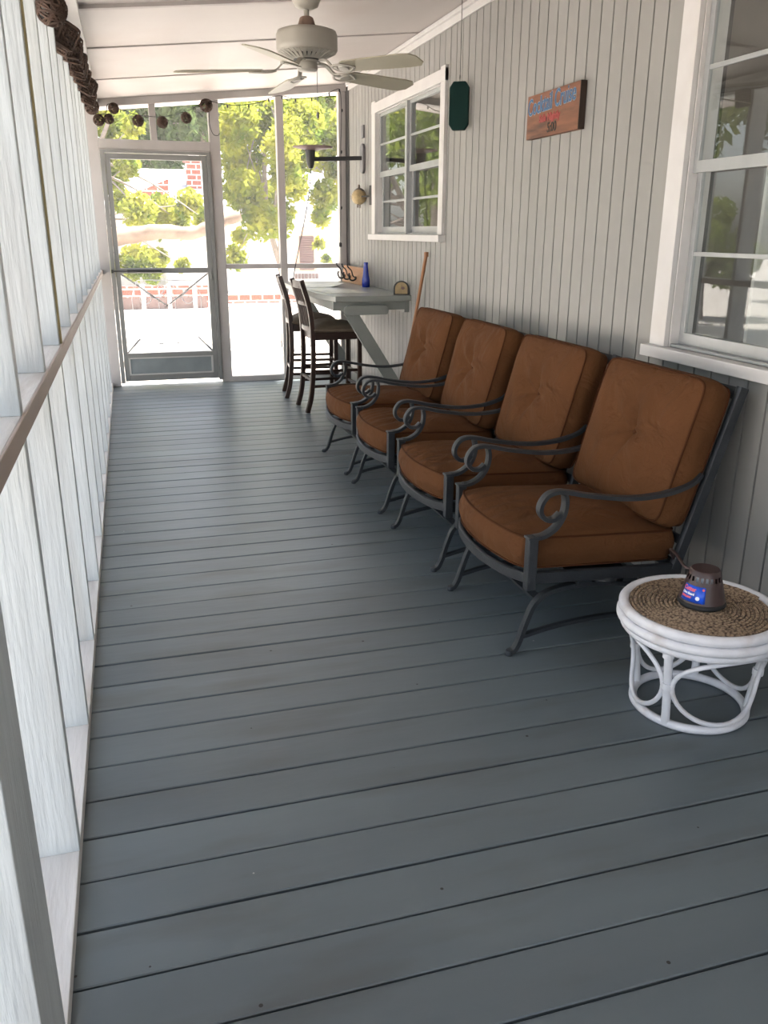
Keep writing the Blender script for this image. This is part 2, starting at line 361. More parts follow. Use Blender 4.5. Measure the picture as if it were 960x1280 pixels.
# house body behind (roof, room); unseen rear openings added to daylight the room
hb = MB(); hb.box(XW+.13, 6.8, Y0-.5, 8.4, 2.75, 2.95); hb.box(6.6, 6.8, Y0-.5, -1.5, -.1, 2.75); hb.box(6.6, 6.8, 3.6, 5.2, -.1, 2.75); hb.box(6.6, 6.8, 7.8, 8.4, -.1, 2.75); hb.box(6.6, 6.8, -1.5, 7.8, 2.3, 2.75); hb.box(6.6, 6.8, -1.5, 7.8, -.1, .3)
hb.box(XW+.13, 6.6, 8.2, 8.4, -.1, 2.75); hb.box(XW+.13, 6.6, Y0-.5, Y0-.3, -.1, 2.75); hb.box(XW+.13, 6.6, Y0-.3, 8.2, -.1, 0)
hb.box(XW+.13, 6.6, 4.4, 4.5, 0, 2.75)
tag(hb.build('wall_back', M_room), kind='structure')
# windows
def window(name, W, units, extra_near=0):
    y0, y1, z0, z1 = W; r = tag(empty(name, (XW, (y0+y1)/2, z0)), kind='structure'); yc = (y0+y1)/2
    L = lambda mb: mb.xf(Matrix.Translation((-XW, -yc, -z0)))
    t = MB(); T = .085; p = XW-.022
    t.box(p, XW, y1, y1+.10, z0-.0, z1+.09); t.box(p, XW, y0-.085, y0, z0, z1+.09); t.box(p-.002, XW, y0-.085, y1+.10, z1, z1+.075)
    t.box(XW-.0, XW+.10, y1-.006, y1, z0, z1); t.box(XW, XW+.10, y0, y0+.006, z0, z1); t.box(XW, XW+.1, y0, y1, z1-.006, z1)
    L(t).build('casing', M_trim, r, bevel=.002)
    t = MB(); t.box(XW-.05, XW+.10, y0-.10, y1+.12, z0-.045, z0); L(t).build('sill', M_trim, r, bevel=.003)
    n = units; wu = (y1-y0-.012)/n
    fr = MB(); fr.box(XW+.004, XW+.06, y0+.006, y1-.006, z0, z0+.012)
    for i in range(n-1): ym = y0+.006+wu*(i+1); fr.box(XW-.004, XW+.07, ym-.022, ym+.022, z0, z1-.006)
    L(fr).build('mullion', M_winframe, r, bevel=.002)
    zm = z0+(z1-z0)*.49
    for i in range(n):
        a = y0+.006+wu*i+(.022 if i else 0); b = y0+.006+wu*(i+1)-(.022 if i < n-1 else 0)
        for nm, za, zb, x in (('upper_sash', zm-.012, z1-.006, XW+.018), ('lower_sash', z0+.012, zm+.022, XW+.040)):
            s_ = MB(); fw_ = .028; bt = .045 if nm == 'lower_sash' else .042
            s_.box(x, x+.018, a, a+fw_, za, zb); s_.box(x, x+.018, b-fw_, b, za, zb); s_.box(x, x+.018, a+fw_, b-fw_, zb-(.022 if nm == 'upper_sash' else .03), zb); s_.box(x-.002, x+.02, a+fw_, b-fw_, za, za+bt)
            mz = (za+bt+zb-.025)/2; s_.box(x+.002, x+.014, a+fw_, b-fw_, mz-.008, mz+.008)
            so_ = L(s_).build(nm, M_winframe, r, bevel=.0015)
            g_ = MB(); g_.box(x+.007, x+.010, a+fw_-.004, b-fw_+.004, za+bt-.004, zb-.02); L(g_).build('glass', M_glass, so_)
    return r
window('window_1', W1, 2)
window('window_2', W2, 2)
def curtain(ya, yb, x, name_label, zt=2.45, zb=.3):
    mb = MB(); n = 90; vs = []
    for i in range(n+1):
        t = i/n; yy = ya+(yb-ya)*t; xx = x+.032*math.sin(t*(yb-ya)*2*PI/.13)+.01*math.sin(t*31)
        vs += [(xx, yy, zb), (xx, yy, zt), (xx+.002, yy, zb), (xx+.002, yy, zt)]
    fs = []
    for i in range(n):
        a, b = i*4, i*4+4; fs += [(a, a+1, b+1, b), (a+2, b+2, b+3, a+3), (a+1, a+3, b+3, b+1), (a, b, b+2, a+2)]
    mb.add(vs, fs, True); o = mb.build('sheer_curtain', M_curtain)
    return tag(o, name_label, 'curtain')
curtain(1.15, 2.74, XW+.20, 'sheer pale curtain gathered behind the glass of the large near window')

# left outer wall: studs on a sill plate, mid rail, header, insect screen
wl = tag(empty('wall_left', (-.22, 0, 0)), kind='structure'); Lm = Matrix.Translation((.22, 0, 0))
def wpart(mb, name, m, bevel=.002, kind=None): return mb.xf(Lm).build(name, m, wl, bevel=bevel)
XL = -.22
t = MB(); t.box(XL-.14, XL, Y0, Y1, 0.0, .038); wpart(t, 'sill_plate', M_plate)
t = MB(); t.box(XL-.16, -.122, Y0, Y1-.02, 2.405, 2.44); wpart(t, 'header_board', M_trim)
t = MB(); t.box(XL-.14, XL-.01, Y0, Y1-.02, 2.36, 2.405); wpart(t, 'header_board', M_stud)
ys = [1.71+.5485*i for i in range(12)]
t = MB(); t.box(XL-.14, XL+.001, Y0, Y1-.02, 1.018, 1.056); wpart(t, 'middle_rail', M_plate)
t = MB(); t.box(XL+.0015, XL+.008, Y0, Y1-.02, 1.016, 1.0575); wpart(t, 'rail_shade_strip', mat('shade toned pinkish rail paint', (.40, .32, .27), .55, var=.12, scale=12, stretch=(1, .2, 1)))  # added strip: shade of the rail's inner face put into its pinkish paint
for yy in ys+[1.71-.5485*2, 1.71-.5485*3, 1.71-.5485*5, 1.71-.5485*6]:
    if yy > 8.2: continue
    j = random.uniform(-.006, .006); dx = random.uniform(-.003, .001)
    for za, zb in ((.038, 1.018), (1.056, 2.38)):
        t = MB(); t.box(XL-.135, XL+dx, yy+j, yy+.038+j, za, zb); wpart(t, 'stud', M_stud)
t = MB(); t.box(XL-.14, XL+.002, 1.04, 1.225, .038, 2.38); wpart(t, 'corner_post', M_stud)
t = MB(); t.box(XL-.135, XL+.003, 2.81+.038, 2.81+.06, 1.056, 2.38)
wpart(t, 'yellowed_stud_strip', mat('bare yellow pine', (.50, .40, .20), .6, var=.1))
t = MB(); t.box(XL-.1425, XL-.1415, Y0, Y1, .038, 2.40); wpart(t, 'insect_screen', M_screen, 0)

# far end wall
wf = tag(empty('wall_far', (.9, Y1, 0)), kind='structure')
def fpart(mb, name, m=M_farw, bevel=.003): return mb.xf(Matrix.Translation((-.9, -Y1, 0))).build(name, m, wf, bevel=bevel)
YF = 8.235; YB = 8.32
t = MB(); slab(t, -.30, XW+.01, YF-.03, YB, -.06, .0); fpart(t, 'header_beam')
def post(x0, x1, z0=0.0, z1=None, name='post', d=0): 
    t = MB(); zt = lambda x: (ceil_z(x)-.055 if z1 is None else z1)
    vs = [(x, y_, z) for x in (x0, x1) for y_ in (YF+d, YB) for z in (z0, zt(x))]
    t.add(vs, [(0, 1, 3, 2), (4, 6, 7, 5), (0, 4, 5, 1), (2, 3, 7, 6), (0, 2, 6, 4), (1, 5, 7, 3)]); fpart(t, name)
post(-.30, -.145); post(.800, .893); post(1.405, 1.470, .05); post(1.985, 2.050)
post(.295, .350, 2.14, None, 'transom_mullion')
t = MB(); t.box(-.145, .80, YF-.004, YB, 2.065, 2.145); fpart(t, 'door_head')
t = MB(); t.box(.893, 1.405, YF+.01, YB, 1.058, 1.10); t.box(1.47, 1.985, YF+.01, YB, 1.058, 1.10); fpart(t, 'middle_rail')
t = MB(); t.box(.893, 1.985, YF, YB, 0, .05); fpart(t, 'bottom_plate')
for x0, x1, z0, z1 in ((-.145, .295, 2.145, 2.41), (.35, .80, 2.145, 2.44), (.893, 1.405, .05, 2.5), (1.47, 1.985, .05, 2.56)):
    t = MB(); t.box(x0, x1, YB-.008, YB-.007, z0, z1); fpart(t, 'insect_screen', M_screen, 0)
t = MB(); t.box(2.050, 2.075, 8.12, YB, 0, 2.64); fpart(t, 'corner_shadow_strip', M_dark, 0)  # dark strip stands in for the shadowed gap between post and house wall
# screen door
dr = tag(empty('door_1', (.335, 8.27, 0)), kind='structure')
def dpart(mb, name, m, bevel=.002): return mb.xf(Matrix.Translation((-.335, -8.27, 0))).build(name, m, dr, bevel=bevel)
t = MB(); ya, yb = 8.225, 8.26
for a, b, z0, z1 in ((-.142, -.105, .03, 2.06), (.765, .797, .03, 2.06)): t.box(a, b, ya-.01, yb+.02, z0, z1)
t.box(-.105, .765, ya-.01, yb+.02, 2.035, 2.06); dpart(t, 'jamb', M_alu)
t = MB()
t.box(-.103, -.062, ya, yb, .045, 2.03); t.box(.718, .763, ya, yb, .045, 2.03); t.box(-.062, .718, ya, yb, 1.985, 2.03)
t.box(-.062, .718, ya, yb, 1.025, 1.07); t.box(-.062, .718, ya, yb, .265, .305); t.box(-.062, .718, ya, yb, .045, .10)
dpart(t, 'door_frame', M_alu)
t = MB(); t.box(-.062, .718, ya+.012, ya+.022, .10, .265); dpart(t, 'kick_plate', M_kick)
t = MB()
for a in ((-.062, -.045, .10, .265), (.70, .718, .10, .265)): t.box(a[0], a[1], ya+.004, ya+.02, a[2], a[3])
t.box(-.062, .718, ya+.004, ya+.02, .10, .112); t.box(-.062, .718, ya+.004, ya+.02, .253, .265); dpart(t, 'kick_plate_border', M_trim)
t = MB(); t.box(-.062, .718, yb-.008, yb-.007, .305, 1.985); dpart(t, 'insect_screen', M_screen, 0)
t = MB(); cx, cz = .328, .73
for px, pz in ((-.06, 1.02), (.716, 1.02), (-.06, .31), (.716, .31)):
    e = (cx+(px-cx)*.06, cz+(pz-cz)*.06) if pz > .7 else (cx+(px-cx)*.68, cz+(pz-.66)*.68-.05)
    t.tube([(px, ya+.006, pz), (e[0], ya+.006, e[1])], .0075, 6)
t.tube([(cx-.02, ya+.006, cz-.01), (cx+.02, ya+.006, cz+.02)], .004, 5); t.tube([(cx-.02, ya+.006, cz+.02), (cx+.02, ya+.006, cz-.01)], .004, 5)
dpart(t, 'cross_brace', M_alu, 0)
t = MB(); q = ya+.001
def spiral(cx_, cz_, r, a0, turns, n=28, sgn=1): return [(cx_+r*(1-.75*i/n)*math.cos(a0+sgn*turns*2*PI*i/n), q, cz_+r*(1-.75*i/n)*math.sin(a0+sgn*turns*2*PI*i/n)) for i in range(n+1)]
t.tube(smooth_path([(.06, q, .90), (.07, q, .955), (.13, q, .965), (.33, q, .962), (.53, q, .958), (.59, q, .945), (.60, q, .90)], 5), .0045, 5)
for s_ in (-1, 1):
    t.tube(spiral(cx+s_*.20, .80, .07, PI/2, 1.2, sgn=s_), .004, 5)
    t.tube(spiral(cx+s_*.06, .885, .05, -PI/2, .8, sgn=-s_), .004, 5)
    t.tube(smooth_path([(cx+s_*.20, q, .87), (cx+s_*.10, q, .80), (cx, q, .84)], 6), .004, 5)
    t.tube(smooth_path([(cx+s_*.28, q, .90), (cx+s_*.31, q, .80), (cx+s_*.30, q, .60), (cx+s_*.26, q, .40)], 6), .003, 5)
    t.tube([(cx+s_*.075, q, .80), (cx+s_*.075, q, .32)], .003, 5)
    t.box(cx+s_*.09-.02, cx+s_*.09+.02, q-.003, q+.003, .955, .966); t.box(cx+s_*.08-.02, cx+s_*.08+.02, q-.003, q+.003, .385, .395)
dpart(t, 'scroll_guard', M_rattan_white, 0)
t = MB(); t.tube([(-.135, ya-.03, 1.046), (.05, ya-.03, 1.046)], .006, 8); t.tube([(.0, ya-.03, 1.046), (.30, ya-.03, 1.046)], .014, 10)
t.box(.285, .30, ya-.03, ya, 1.035, 1.058); t.box(-.14, -.12, ya-.04, ya, 1.03, 1.06); dpart(t, 'door_closer', M_dark, 0)
t = MB(); t.box(.735, .752, ya-.012, ya, .96, 1.05); t.tube([(.744, ya-.03, .965), (.744, ya-.03, 1.01)], .007, 8); t.bar((.744, ya, .985), (.744, ya-.03, .985), .01, .01, (1, 0, 0)); dpart(t, 'latch_handle', M_alu, 0)

# ground and neighbour setting
g = MB(); g.box(-60, -.42, -12, 60, -.6, -.45); g.box(-.42, 60, 8.6, 60, -.6, -.45); g.box(6.9, 60, -12, 8.6, -.6, -.45)
tag(g.build('ground', M_ground), kind='structure')
t = MB(); t.box(-.36, XW, Y1+.03, 9.4, -.45, -.06); tag(t.build('doorstep', M_ground), kind='structure')

# ================================================================== ARMCHAIRS
def cushion(w, d, t, crown, bow=0, tuft=None, pleats=False, nu=44, nv=44, corner=.07, seed=0):
    """boxed cushion; local: u across (width w), v from front(-) to back(+) depth d, z thickness t. returns body MB, piping MB"""
    r_ = random.Random(seed)
    def outline(s, q, grow=0):
        # square -> rounded rectangle
        u, v = s, q; m = max(abs(u), abs(v))
        if m > 0:
            a = math.atan2(v, u); k = m/((abs(math.cos(a))**13+abs(math.sin(a))**13)**(1/13)); x, y = k*math.cos(a), k*math.sin(a)
            x, y = x*(1-.0)+0, y
        else: x = y = 0
        X = x*(w/2+grow); Y = y*(d/2+grow)
        if y < 0: Y -= bow*(-y)*(1-x*x)
        return X, Y
    ph = [r_.uniform(0, 6) for _ in range(8)]
    def top(s, q):
        X, Y = outline(s, q); z = t/2+crown*((1-abs(s)**3.0)*(1-abs(q)**3.0))**.75
        if tuft:
            for (tu, tv, dep, sig) in tuft:
                du, dv = s-tu, q-tv; rr = math.hypot(du*w/2, dv*d/2)
                z -= dep*math.exp(-(rr/sig)**1.0)
                a = math.atan2(dv, du); z += .012*math.cos(a*4+ph[0]+.6*math.sin(a*3))*math.exp(-((rr-.06)/.06)**2)+.005*math.cos(a*7+ph[1])*math.exp(-((rr-.11)/.07)**2)
        ed = max(0, 1-((1-max(abs(s), abs(q)))/.05)) if 0 else 0
        m = (1-s**4)*(1-q**4)
        z += m*(.006*math.sin(3.1*s+ph[1])*math.cos(2.7*q+ph[2])+.004*math.sin(7*s+4*q+ph[3])+.002*math.sin(9*q-5*s+ph[4]))
        if pleats:
            fr = max(0, 1-(q+1)/.75)*min(1, (q+1)/.06); z += (.0065*fr*math.sin(22*s+2.5*math.sin(3*s+ph[5])+2*q)*(1-s**6))
        return X, Y, z
    mb = MB(); G = []
    for j in range(nv+1):
        for i in range(nu+1):
            s = -math.cos(PI*i/nu)*.35+(-1+2*i/nu)*.65; q = -math.cos(PI*j/nv)*.35+(-1+2*j/nv)*.65; G.append((s, q))
    V1_ = [top(s, q) for s, q in G]
    V2_ = [(outline(s, q)[0], outline(s, q)[1], -t/2-crown*.35*(1-s**4)*(1-q**4)) for s, q in G]
    idx = lambda i, j: j*(nu+1)+i
    F = [(idx(i, j), idx(i+1, j), idx(i+1, j+1), idx(i, j+1)) for j in range(nv) for i in range(nu)]
    mb.add(V1_, F, True); mb.add(V2_, [tuple(reversed(q)) for q in F], True)
    ring = [(i, 0) for i in range(nu)]+[(nu, j) for j in range(nv)]+[(i, nv) for i in range(nu, 0, -1)]+[(0, j) for j in range(nv, 0, -1)]
    k = 6; vs = []
    for (i, j) in ring:
        s, q = G[idx(i, j)]; 
        for h in range(k+1):
            a = h/k; bulge = .013*math.sin(PI*a); X, Y = outline(s, q, bulge); vs.append((X, Y, t/2-t*a+.0*0))
    n = len(ring); mb.add(vs, [(i*(k+1)+h, i*(k+1)+h+1, ((i+1) % n)*(k+1)+h+1, ((i+1) % n)*(k+1)+h) for i in range(n) for h in range(k)], True)
    pp = MB()
    for sg in (1, -1): pp.tube([(*outline(*G[idx(i, j)], .001), sg*t/2) for i, j in ring], .0042, 6, closed=True)
    return mb, pp
# local chair frame: origin under the seat centre, facing -X
CX = 1.56
def Lc(mb): return mb.xf(Matrix.Translation((-CX, 0, 0)))
def make_chair():
    r = empty('patio_armchair', (CX, 0, 0)); m = M_iron
    # seat frame: side rails, bowed front rail, rear rail
    t = MB()
    for s in (-1, 1): t.flat([(1.205, s*.305, .292), (1.5, s*.305, .275), (1.80, s*.305, .262)], .022, .045, (0, 1, 0))
    t.flat(smooth_path([(1.205, -.305, .292), (1.165, -.19, .286), (1.145, 0, .284), (1.165, .19, .286), (1.205, .305, .292)], 6), .022, .040, (1, 0, 0))
    t.bar((1.79, -.305, .265), (1.79, .305, .265), .03, .03, (1, 0, 0))
    for yy in (-.15, 0, .15): t.bar((1.16, yy, .282), (1.79, yy, .268), .03, .006, (0, 1, 0))
    Lc(t).build('seat_frame', m, r, bevel=0)
    # back frame
    t = MB(); bx = lambda z: 1.775+(z-.262)*.293
    for s in (-1, 1): t.flat([(bx(.262), s*.305, .262), (bx(.5), s*.305, .5), (bx(.90), s*.305, .90)], .026, .040, (0, 1, 0))
    t.bar((bx(.877), -.31, .877), (bx(.877), .31, .877), .042, .024, (.28, 0, 1))
    t.bar((bx(.36), -.30, .36), (bx(.36), .30, .36), .03, .018, (.28, 0, 1))
    for yy in (-.2, -.1, 0, .1, .2): t.bar((bx(.36), yy, .36), (bx(.88), yy, .88), .018, .01, (0, 1, 0))
    Lc(t).build('back_frame', m, r)
    for s in (-1, 1):
        yy = s*.318
        t = MB(); t.bar((1.205, yy, .255), (1.205, yy, .438), .034, .034, (0, 1, 0)); t.bar((1.205, yy, .436), (1.205, yy, .445), .042, .042, (0, 1, 0))
        Lc(t).build('front_post', m, r, bevel=.003)
        arm = smooth_path([(1.835, yy-s*.01, .605), (1.79, yy, .578), (1.70, yy, .552), (1.57, yy, .546), (1.42, yy, .566), (1.33, yy, .586), (1.285, yy, .592), (1.25, yy, .583), (1.228, yy, .553), (1.228, yy, .523), (1.25, yy, .500), (1.278, yy, .499), (1.30, yy, .516)], 7)
        t = MB(); t.flat(arm, .030, .017, (0, 1, 0))
        Lc(t).build('armrest', m, r)
        t = MB(); t.flat(smooth_path([(1.21, yy, .440), (1.245, yy, .444), (1.285, yy, .468), (1.31, yy, .508), (1.317, yy, .55), (1.312, yy, .582)], 7), .032, .017, (0, 1, 0))
        Lc(t).build('arm_bracket', m, r)
        yb = s*.288; t = MB()
        t.flat(smooth_path([(1.158, yb, .010), (1.178, yb, .020), (1.195, yb, .055), (1.217, yb, .125), (1.246, yb, .188), (1.30, yb, .224), (1.40, yb, .238), (1.52, yb, .232), (1.66, yb, .206), (1.76, yb, .165), (1.83, yb, .11), (1.87, yb, .05), (1.89, yb, .015), (1.905, yb, .010)], 6), .026, .020, (0, 1, 0))
        t.lathe([(0, 0), (.014, 0), (.016, .008), (.012, .018), (0, .02)], (1.160, yb, 0), 12); t.lathe([(0, 0), (.014, 0), (.016, .008), (.012, .018), (0, .02)], (1.903, yb, 0), 12)
        Lc(t).build('leg', m, r)
        t = MB(); t.flat(smooth_path([(1.205, yb, .066), (1.30, yb, .085), (1.42, yb, .099), (1.55, yb, .103), (1.70, yb, .094), (1.855, yb, .066)], 5), .020, .016, (0, 1, 0))
        Lc(t).build('stretcher', m, r)
    t = MB(); t.bar((1.262, -.288, .196), (1.262, .288, .196), .026, .016, (1, 0, .4)); Lc(t).build('cross_bar', m, r)
    t = MB(); t.bar((1.80, -.288, .138), (1.80, .288, .138), .026, .016, (1, 0, -.6)); Lc(t).build('cross_bar', m, r)
    t = MB()
    for s in (-1, 1):
        for xx in (1.42, 1.60):
            t.box(xx-.028, xx+.028, s*.288-.02, s*.288+.02, .236, .268); t.bar((xx-.03, s*.288, .244), (xx+.03, s*.25, .264), .05, .008, (0, 1, 0))
        t.lathe([(0, .236), (.05, .24), (.055, .25), (.05, .26), (0, .262)], (1.51, s*.27, 0), 20)
    t.box(1.40, 1.62, -.27, .27, .243, .26)
    Lc(t).build('rocker_spring', m, r)
    # cushions. seat: u->Y, v->X
    A = Matrix(((0, 1, 0), (-1, 0, 0), (0, 0, 1))).to_4x4()   # u->-Y ; v->X
    sb, sp = cushion(.585, .585, .105, .045, bow=.045, pleats=True, seed=3)
    Ms = Matrix.Translation((1.487-CX, 0, .362)) @ Matrix.Rotation(math.radians(2.6), 4, 'Y') @ A
    so_ = sb.xf(Ms).build('seat_cushion', M_cush, r); sp.xf(Ms).build('piping', M_pipe, so_)
    bb, bp = cushion(.608, .51, .105, .052, tuft=[(0, .05, .060, .085)], seed=5)
    # back: v from bottom(-) to top(+), z -> front (-X)
    B = Matrix(((0, 0, -1), (-1, 0, 0), (0, 1, 0))).to_4x4()  # u->-Y, v->Z, z->-X
    Mb = Matrix.Translation((1.803-CX, 0, .668)) @ Matrix.Rotation(math.radians(15.5), 4, 'Y') @ B
    bo_ = bb.xf(Mb).build('back_cushion', M_cush, r); bp.xf(Mb).build('piping', M_pipe, bo_)
    t = MB(); t.lathe([(0, .006), (.009, .004), (.012, 0), (.009, -.004), (0, -.006)], (0, .013, (.052+.052-.060)), 14)
    t.xf(Mb).build('tuft_button', M_pipe, bo_)
    return r
proto = make_chair()
for i, (yc, lab) in enumerate(((2.665, 'rust-cushioned metal armchair nearest the white rattan side table'),
        (3.456, 'rust-cushioned metal armchair second along the row from the side table'),
        (4.262, 'rust-cushioned metal armchair third along the row from the side table'),
        (5.035, 'rust-cushioned metal armchair at the far end of the row beside the bar table'))):
    o = proto if i == 0 else copy_tree(proto)
    o.location = (CX, yc, 0); o.rotation_euler.z = math.radians((0, .6, -.5, .8)[i]); tag(o, lab, 'armchair', 'rocking patio armchairs in a row')

# ================================================================== SIDE TABLE
TX, TY = 1.562, 1.928
st = tag(empty('rattan_side_table', (TX, TY, 0)), 'round white painted rattan side table with a woven tan top', 'side table')
def ring(R, z, n=64): return [(R*math.cos(2*PI*i/n), R*math.sin(2*PI*i/n), z) for i in range(n)]
t = MB(); t.tube(ring(.222, .328), .016, 10, True); t.tube(ring(.227, .298), .015, 10, True); t.tube(ring(.216, .272), .013, 10, True)
t.build('table_rim', M_rattan_white, st)
t = MB(); t.lathe([(0, .318), (.215, .318), (.215, .328), (0, .328)], n=48); t.build('top_board', M_shut, st)
t = MB(); sp_ = [((.206-.0126*(a/(2*PI)))*math.cos(a), (.206-.0126*(a/(2*PI)))*math.sin(a), .334+.0008*math.sin(a*37)) for a in [2*PI*k/96 for k in range(96*16)]]
t.tube(sp_, .0058, 6); t.build('woven_top', M_wicker, st)
t = MB(); t.tube(ring(.166, .013), .013, 10, True); t.build('base_ring', M_rattan_white, st)
angs = [-148, -33, 48, 124]; Rw = .182
for a in angs:
    a_ = math.radians(a); t = MB(); t.tube([(.168*math.cos(a_), .168*math.sin(a_), .012), (.185*math.cos(a_), .185*math.sin(a_), .15), (.208*math.cos(a_), .208*math.sin(a_), .268)], .0125, 10); t.build('leg', M_rattan_white, st)
for i in range(4):
    a0, a1 = angs[i], angs[(i+1) % 4]+(360 if i == 3 else 0); mid = math.radians((a0+a1)/2); h = math.radians((a1-a0)/2)-.075
    pts = []
    for k in range(40):
        th = 2*PI*k/40; zz = .142+.112*math.sin(th); rr = .170+.034*(zz-.03)/.23; an = mid+h*math.cos(th); pts.append((rr*math.cos(an), rr*math.sin(an), zz))
    t = MB(); t.tube(pts, .0075, 8, True); t.build('hoop', M_rattan_white, st)
for a in angs:
    a_ = math.radians(a)
    for zz in (.145, .255): 
        t = MB(); rr = .185 if zz < .2 else .206; t.tube([(rr*math.cos(a_), rr*math.sin(a_), zz-.01), (rr*math.cos(a_), rr*math.sin(a_), zz+.01)], .0165, 10); t.build('cane_wrap', M_rattan_white, st)
# repellent lamp on it
RX, RY, RZ = 1.570, 1.938, .3405
rp = tag(empty('insect_repeller', (RX, RY, RZ)), 'dark brown cone-shaped insect repeller with blue label on the side table', 'insect repeller')
def rc(z): return .066-.24*(z-.016) if z > .016 else .067
t = MB(); t.lathe([(0, 0), (.066, 0), (.070, .004), (.069, .012), (.065, .016)], n=40); t.build('base', M_black, rp)
t = MB(); N = 44; zs = [.016, .045, .082, .096, .108]
prof = [(rc(z), z) for z in zs]+[(.040, .112)]
vs = [(r_*math.cos(2*PI*i/N), r_*math.sin(2*PI*i/N), z) for i in range(N) for r_, z in prof]; k = len(prof); fs = []
for i in range(N):
    for q in range(k-1):
        if q == 2 and i % 2: continue
        fs.append((i*k+q, ((i+1) % N)*k+q, ((i+1) % N)*k+q+1, i*k+q+1))
t.add(vs, fs, True); t.build('housing', M_browncord, rp)
t = MB(); t.lathe([(0, .112), (.040, .112), (.040, .108), (0, .106)], n=32); t.build('lid', M_browncord, rp)
t = MB(); t.lathe([(0, .03), (.030, .03), (.028, .09), (0, .095)], n=24); t.build('refill', M_labelwhite, rp)
A0 = math.radians(-146)   # towards the camera
def onc(u, z, off=.0008): a = A0+u/.06; r_ = rc(z)+off; return (r_*math.cos(a), r_*math.sin(a), z)
t = MB(); vs = [onc(-.048+.075*i/12, z) for i in range(13) for z in (.022, .046, .070)]
t.add(vs, [(i*3+j, i*3+3+j, i*3+4+j, i*3+1+j) for i in range(12) for j in range(2)], True); lb = t.build('label', M_label, rp)
sm_ = lb.modifiers.new('thick', 'SOLIDIFY'); sm_.thickness = .0006
def label_text(body, size, u0, z0, m, nm, slant=0):
    vs, fs = text_mesh(body, size, .0002, .0006, .95, 'LEFT'); t = MB(); t.add([onc(u0+v[0], z0+v[1]+v[0]*slant, .0014+v[2]) for v in vs], fs); t.build(nm, m, lb)
label_text('Cutter', .017, -.046, .059, M_labelpink, 'lettering')
label_text('Citro Guard', .0085, -.046, .045, M_labelwhite, 'lettering')
label_text('REPELLENT', .007, -.045, .034, M_labelpink, 'lettering')
t = MB(); vs = [onc(.006+.006*math.cos(a), .036+.006*math.sin(a), .0014) for a in [2*PI*k/10 for k in range(10)]]; t.add(vs, [tuple(range(10))]); t.build('round_mark', M_labelwhite, lb)
t = MB(); vs = [onc(.020+.004*math.cos(a), .063+.004*math.sin(a), .0014) for a in [2*PI*k/10 for k in range(10)]]; t.add(vs, [tuple(range(10))]); t.build('red_mark', M_labelpink, lb)
t = MB(); t.tube([Vector(p)-Vector((RX, RY, RZ)) for p in smooth_path([(1.545, 1.955, .44), (1.532, 1.985, 0.444), (1.584, 2.080, 0.425), (1.669, 2.220, 0.385), (1.734, 2.335, 0.344), (1.80, 2.37, .25), (1.85, 2.42, .15), (1.93, 2.5, .02)], 8)], .005, 8); t.build('power_cord', M_browncord, rp)

# ================================================================== BAR TABLE
bt = tag(empty('bar_table', (XW, 7.2, 0)), 'grey painted bar-height table fixed to the house wall at the porch end', 'table')
def Lt(mb): return mb.xf(Matrix.Translation((-XW, -7.2, 0)))
t = MB(); t.prism([(2.041, 6.20), (1.455, 6.20), (1.39, 6.60), (1.39, 8.16), (2.041, 8.16)], .898, .94, 'z'); Lt(t).build('table_top', M_table, bt, bevel=.004)
t = MB()
for yy in (6.25, 8.02): t.box(1.448, 2.005, yy, yy+.038, .832, .897)
t.box(2.005, 2.041, 6.25, 8.06, .81, .897); t.box(1.448, 1.486, 6.29, 8.02, .832, .897); Lt(t).build('apron', M_table, bt, bevel=.002)
def rr_(x0, x1, z0, z1):
    r_ = (z1-z0)/2; L = [(x0+r_-r_*math.sin(a), (z0+z1)/2+r_*math.cos(a)) for a in [PI*k/8 for k in range(9)]]; R = [(x1-.02+.02*math.sin(a), (z0+z1)/2-r_*math.cos(a)) for a in [PI*k/8 for k in range(9)]]
    return L+R
for yy in (6.213, 8.06):
    t = MB(); t.prism(rr_(1.525, 1.87, .80, .868), yy, yy+.037, 'y'); Lt(t).build('brace_head', M_table, bt, bevel=.003)
    t = MB(); t.bar((1.575, yy+.058, .83), (1.985, yy+.058, .18), .095, .036, (1, 0, .65)); Lt(t).build('diagonal_brace', M_table, bt, bevel=.002)
# table items
def flatmap(x0, x1, y0, y1, lab, curl=0, rot=0):
    t = MB(); n = 12; vs = []
    for i in range(n+1):
        for j in range(2):
            x = x0+(x1-x0)*i/n-(x0+x1)/2; y_ = (y0, y1)[j]-(y0+y1)/2; z = curl*max(0, (i/n-.6)/.4)**2*(1 if j == 0 else .3)
            vs += [(x, y_, z), (x, y_, z+.002)]
    fs = []
    for i in range(n): a = i*4; b = a+4; fs += [(a+1, a+3, b+3, b+1), (a, b, b+2, a+2), (a, a+1, b+1, b), (a+2, b+2, b+3, a+3)]
    t.add(vs, fs); o = t.build('placemat', M_map, None); o.location = ((x0+x1)/2, (y0+y1)/2, .9405); o.rotation_euler.z = rot
    tag(o, lab, 'placemat', 'printed placemats on the bar table')
flatmap(1.45, 1.78, 6.50, 6.95, 'flat printed placemat nearest the front edge of the bar table', 0, .12)
flatmap(1.44, 1.80, 7.25, 7.75, 'printed placemat with a curled corner farther back on the bar table', .035, -.1)
hr = tag(empty('coat_hook_rack', (1.985, 7.76, .94)), 'pine board with three dark double hooks leaning on the wall on the bar table', 'hook rack')
t = MB(); t.box(-.012, .012, -.36, .36, 0, .15); t.xf(Matrix.Rotation(.12, 4, 'Y')).build('board', M_pine, hr, bevel=.003)
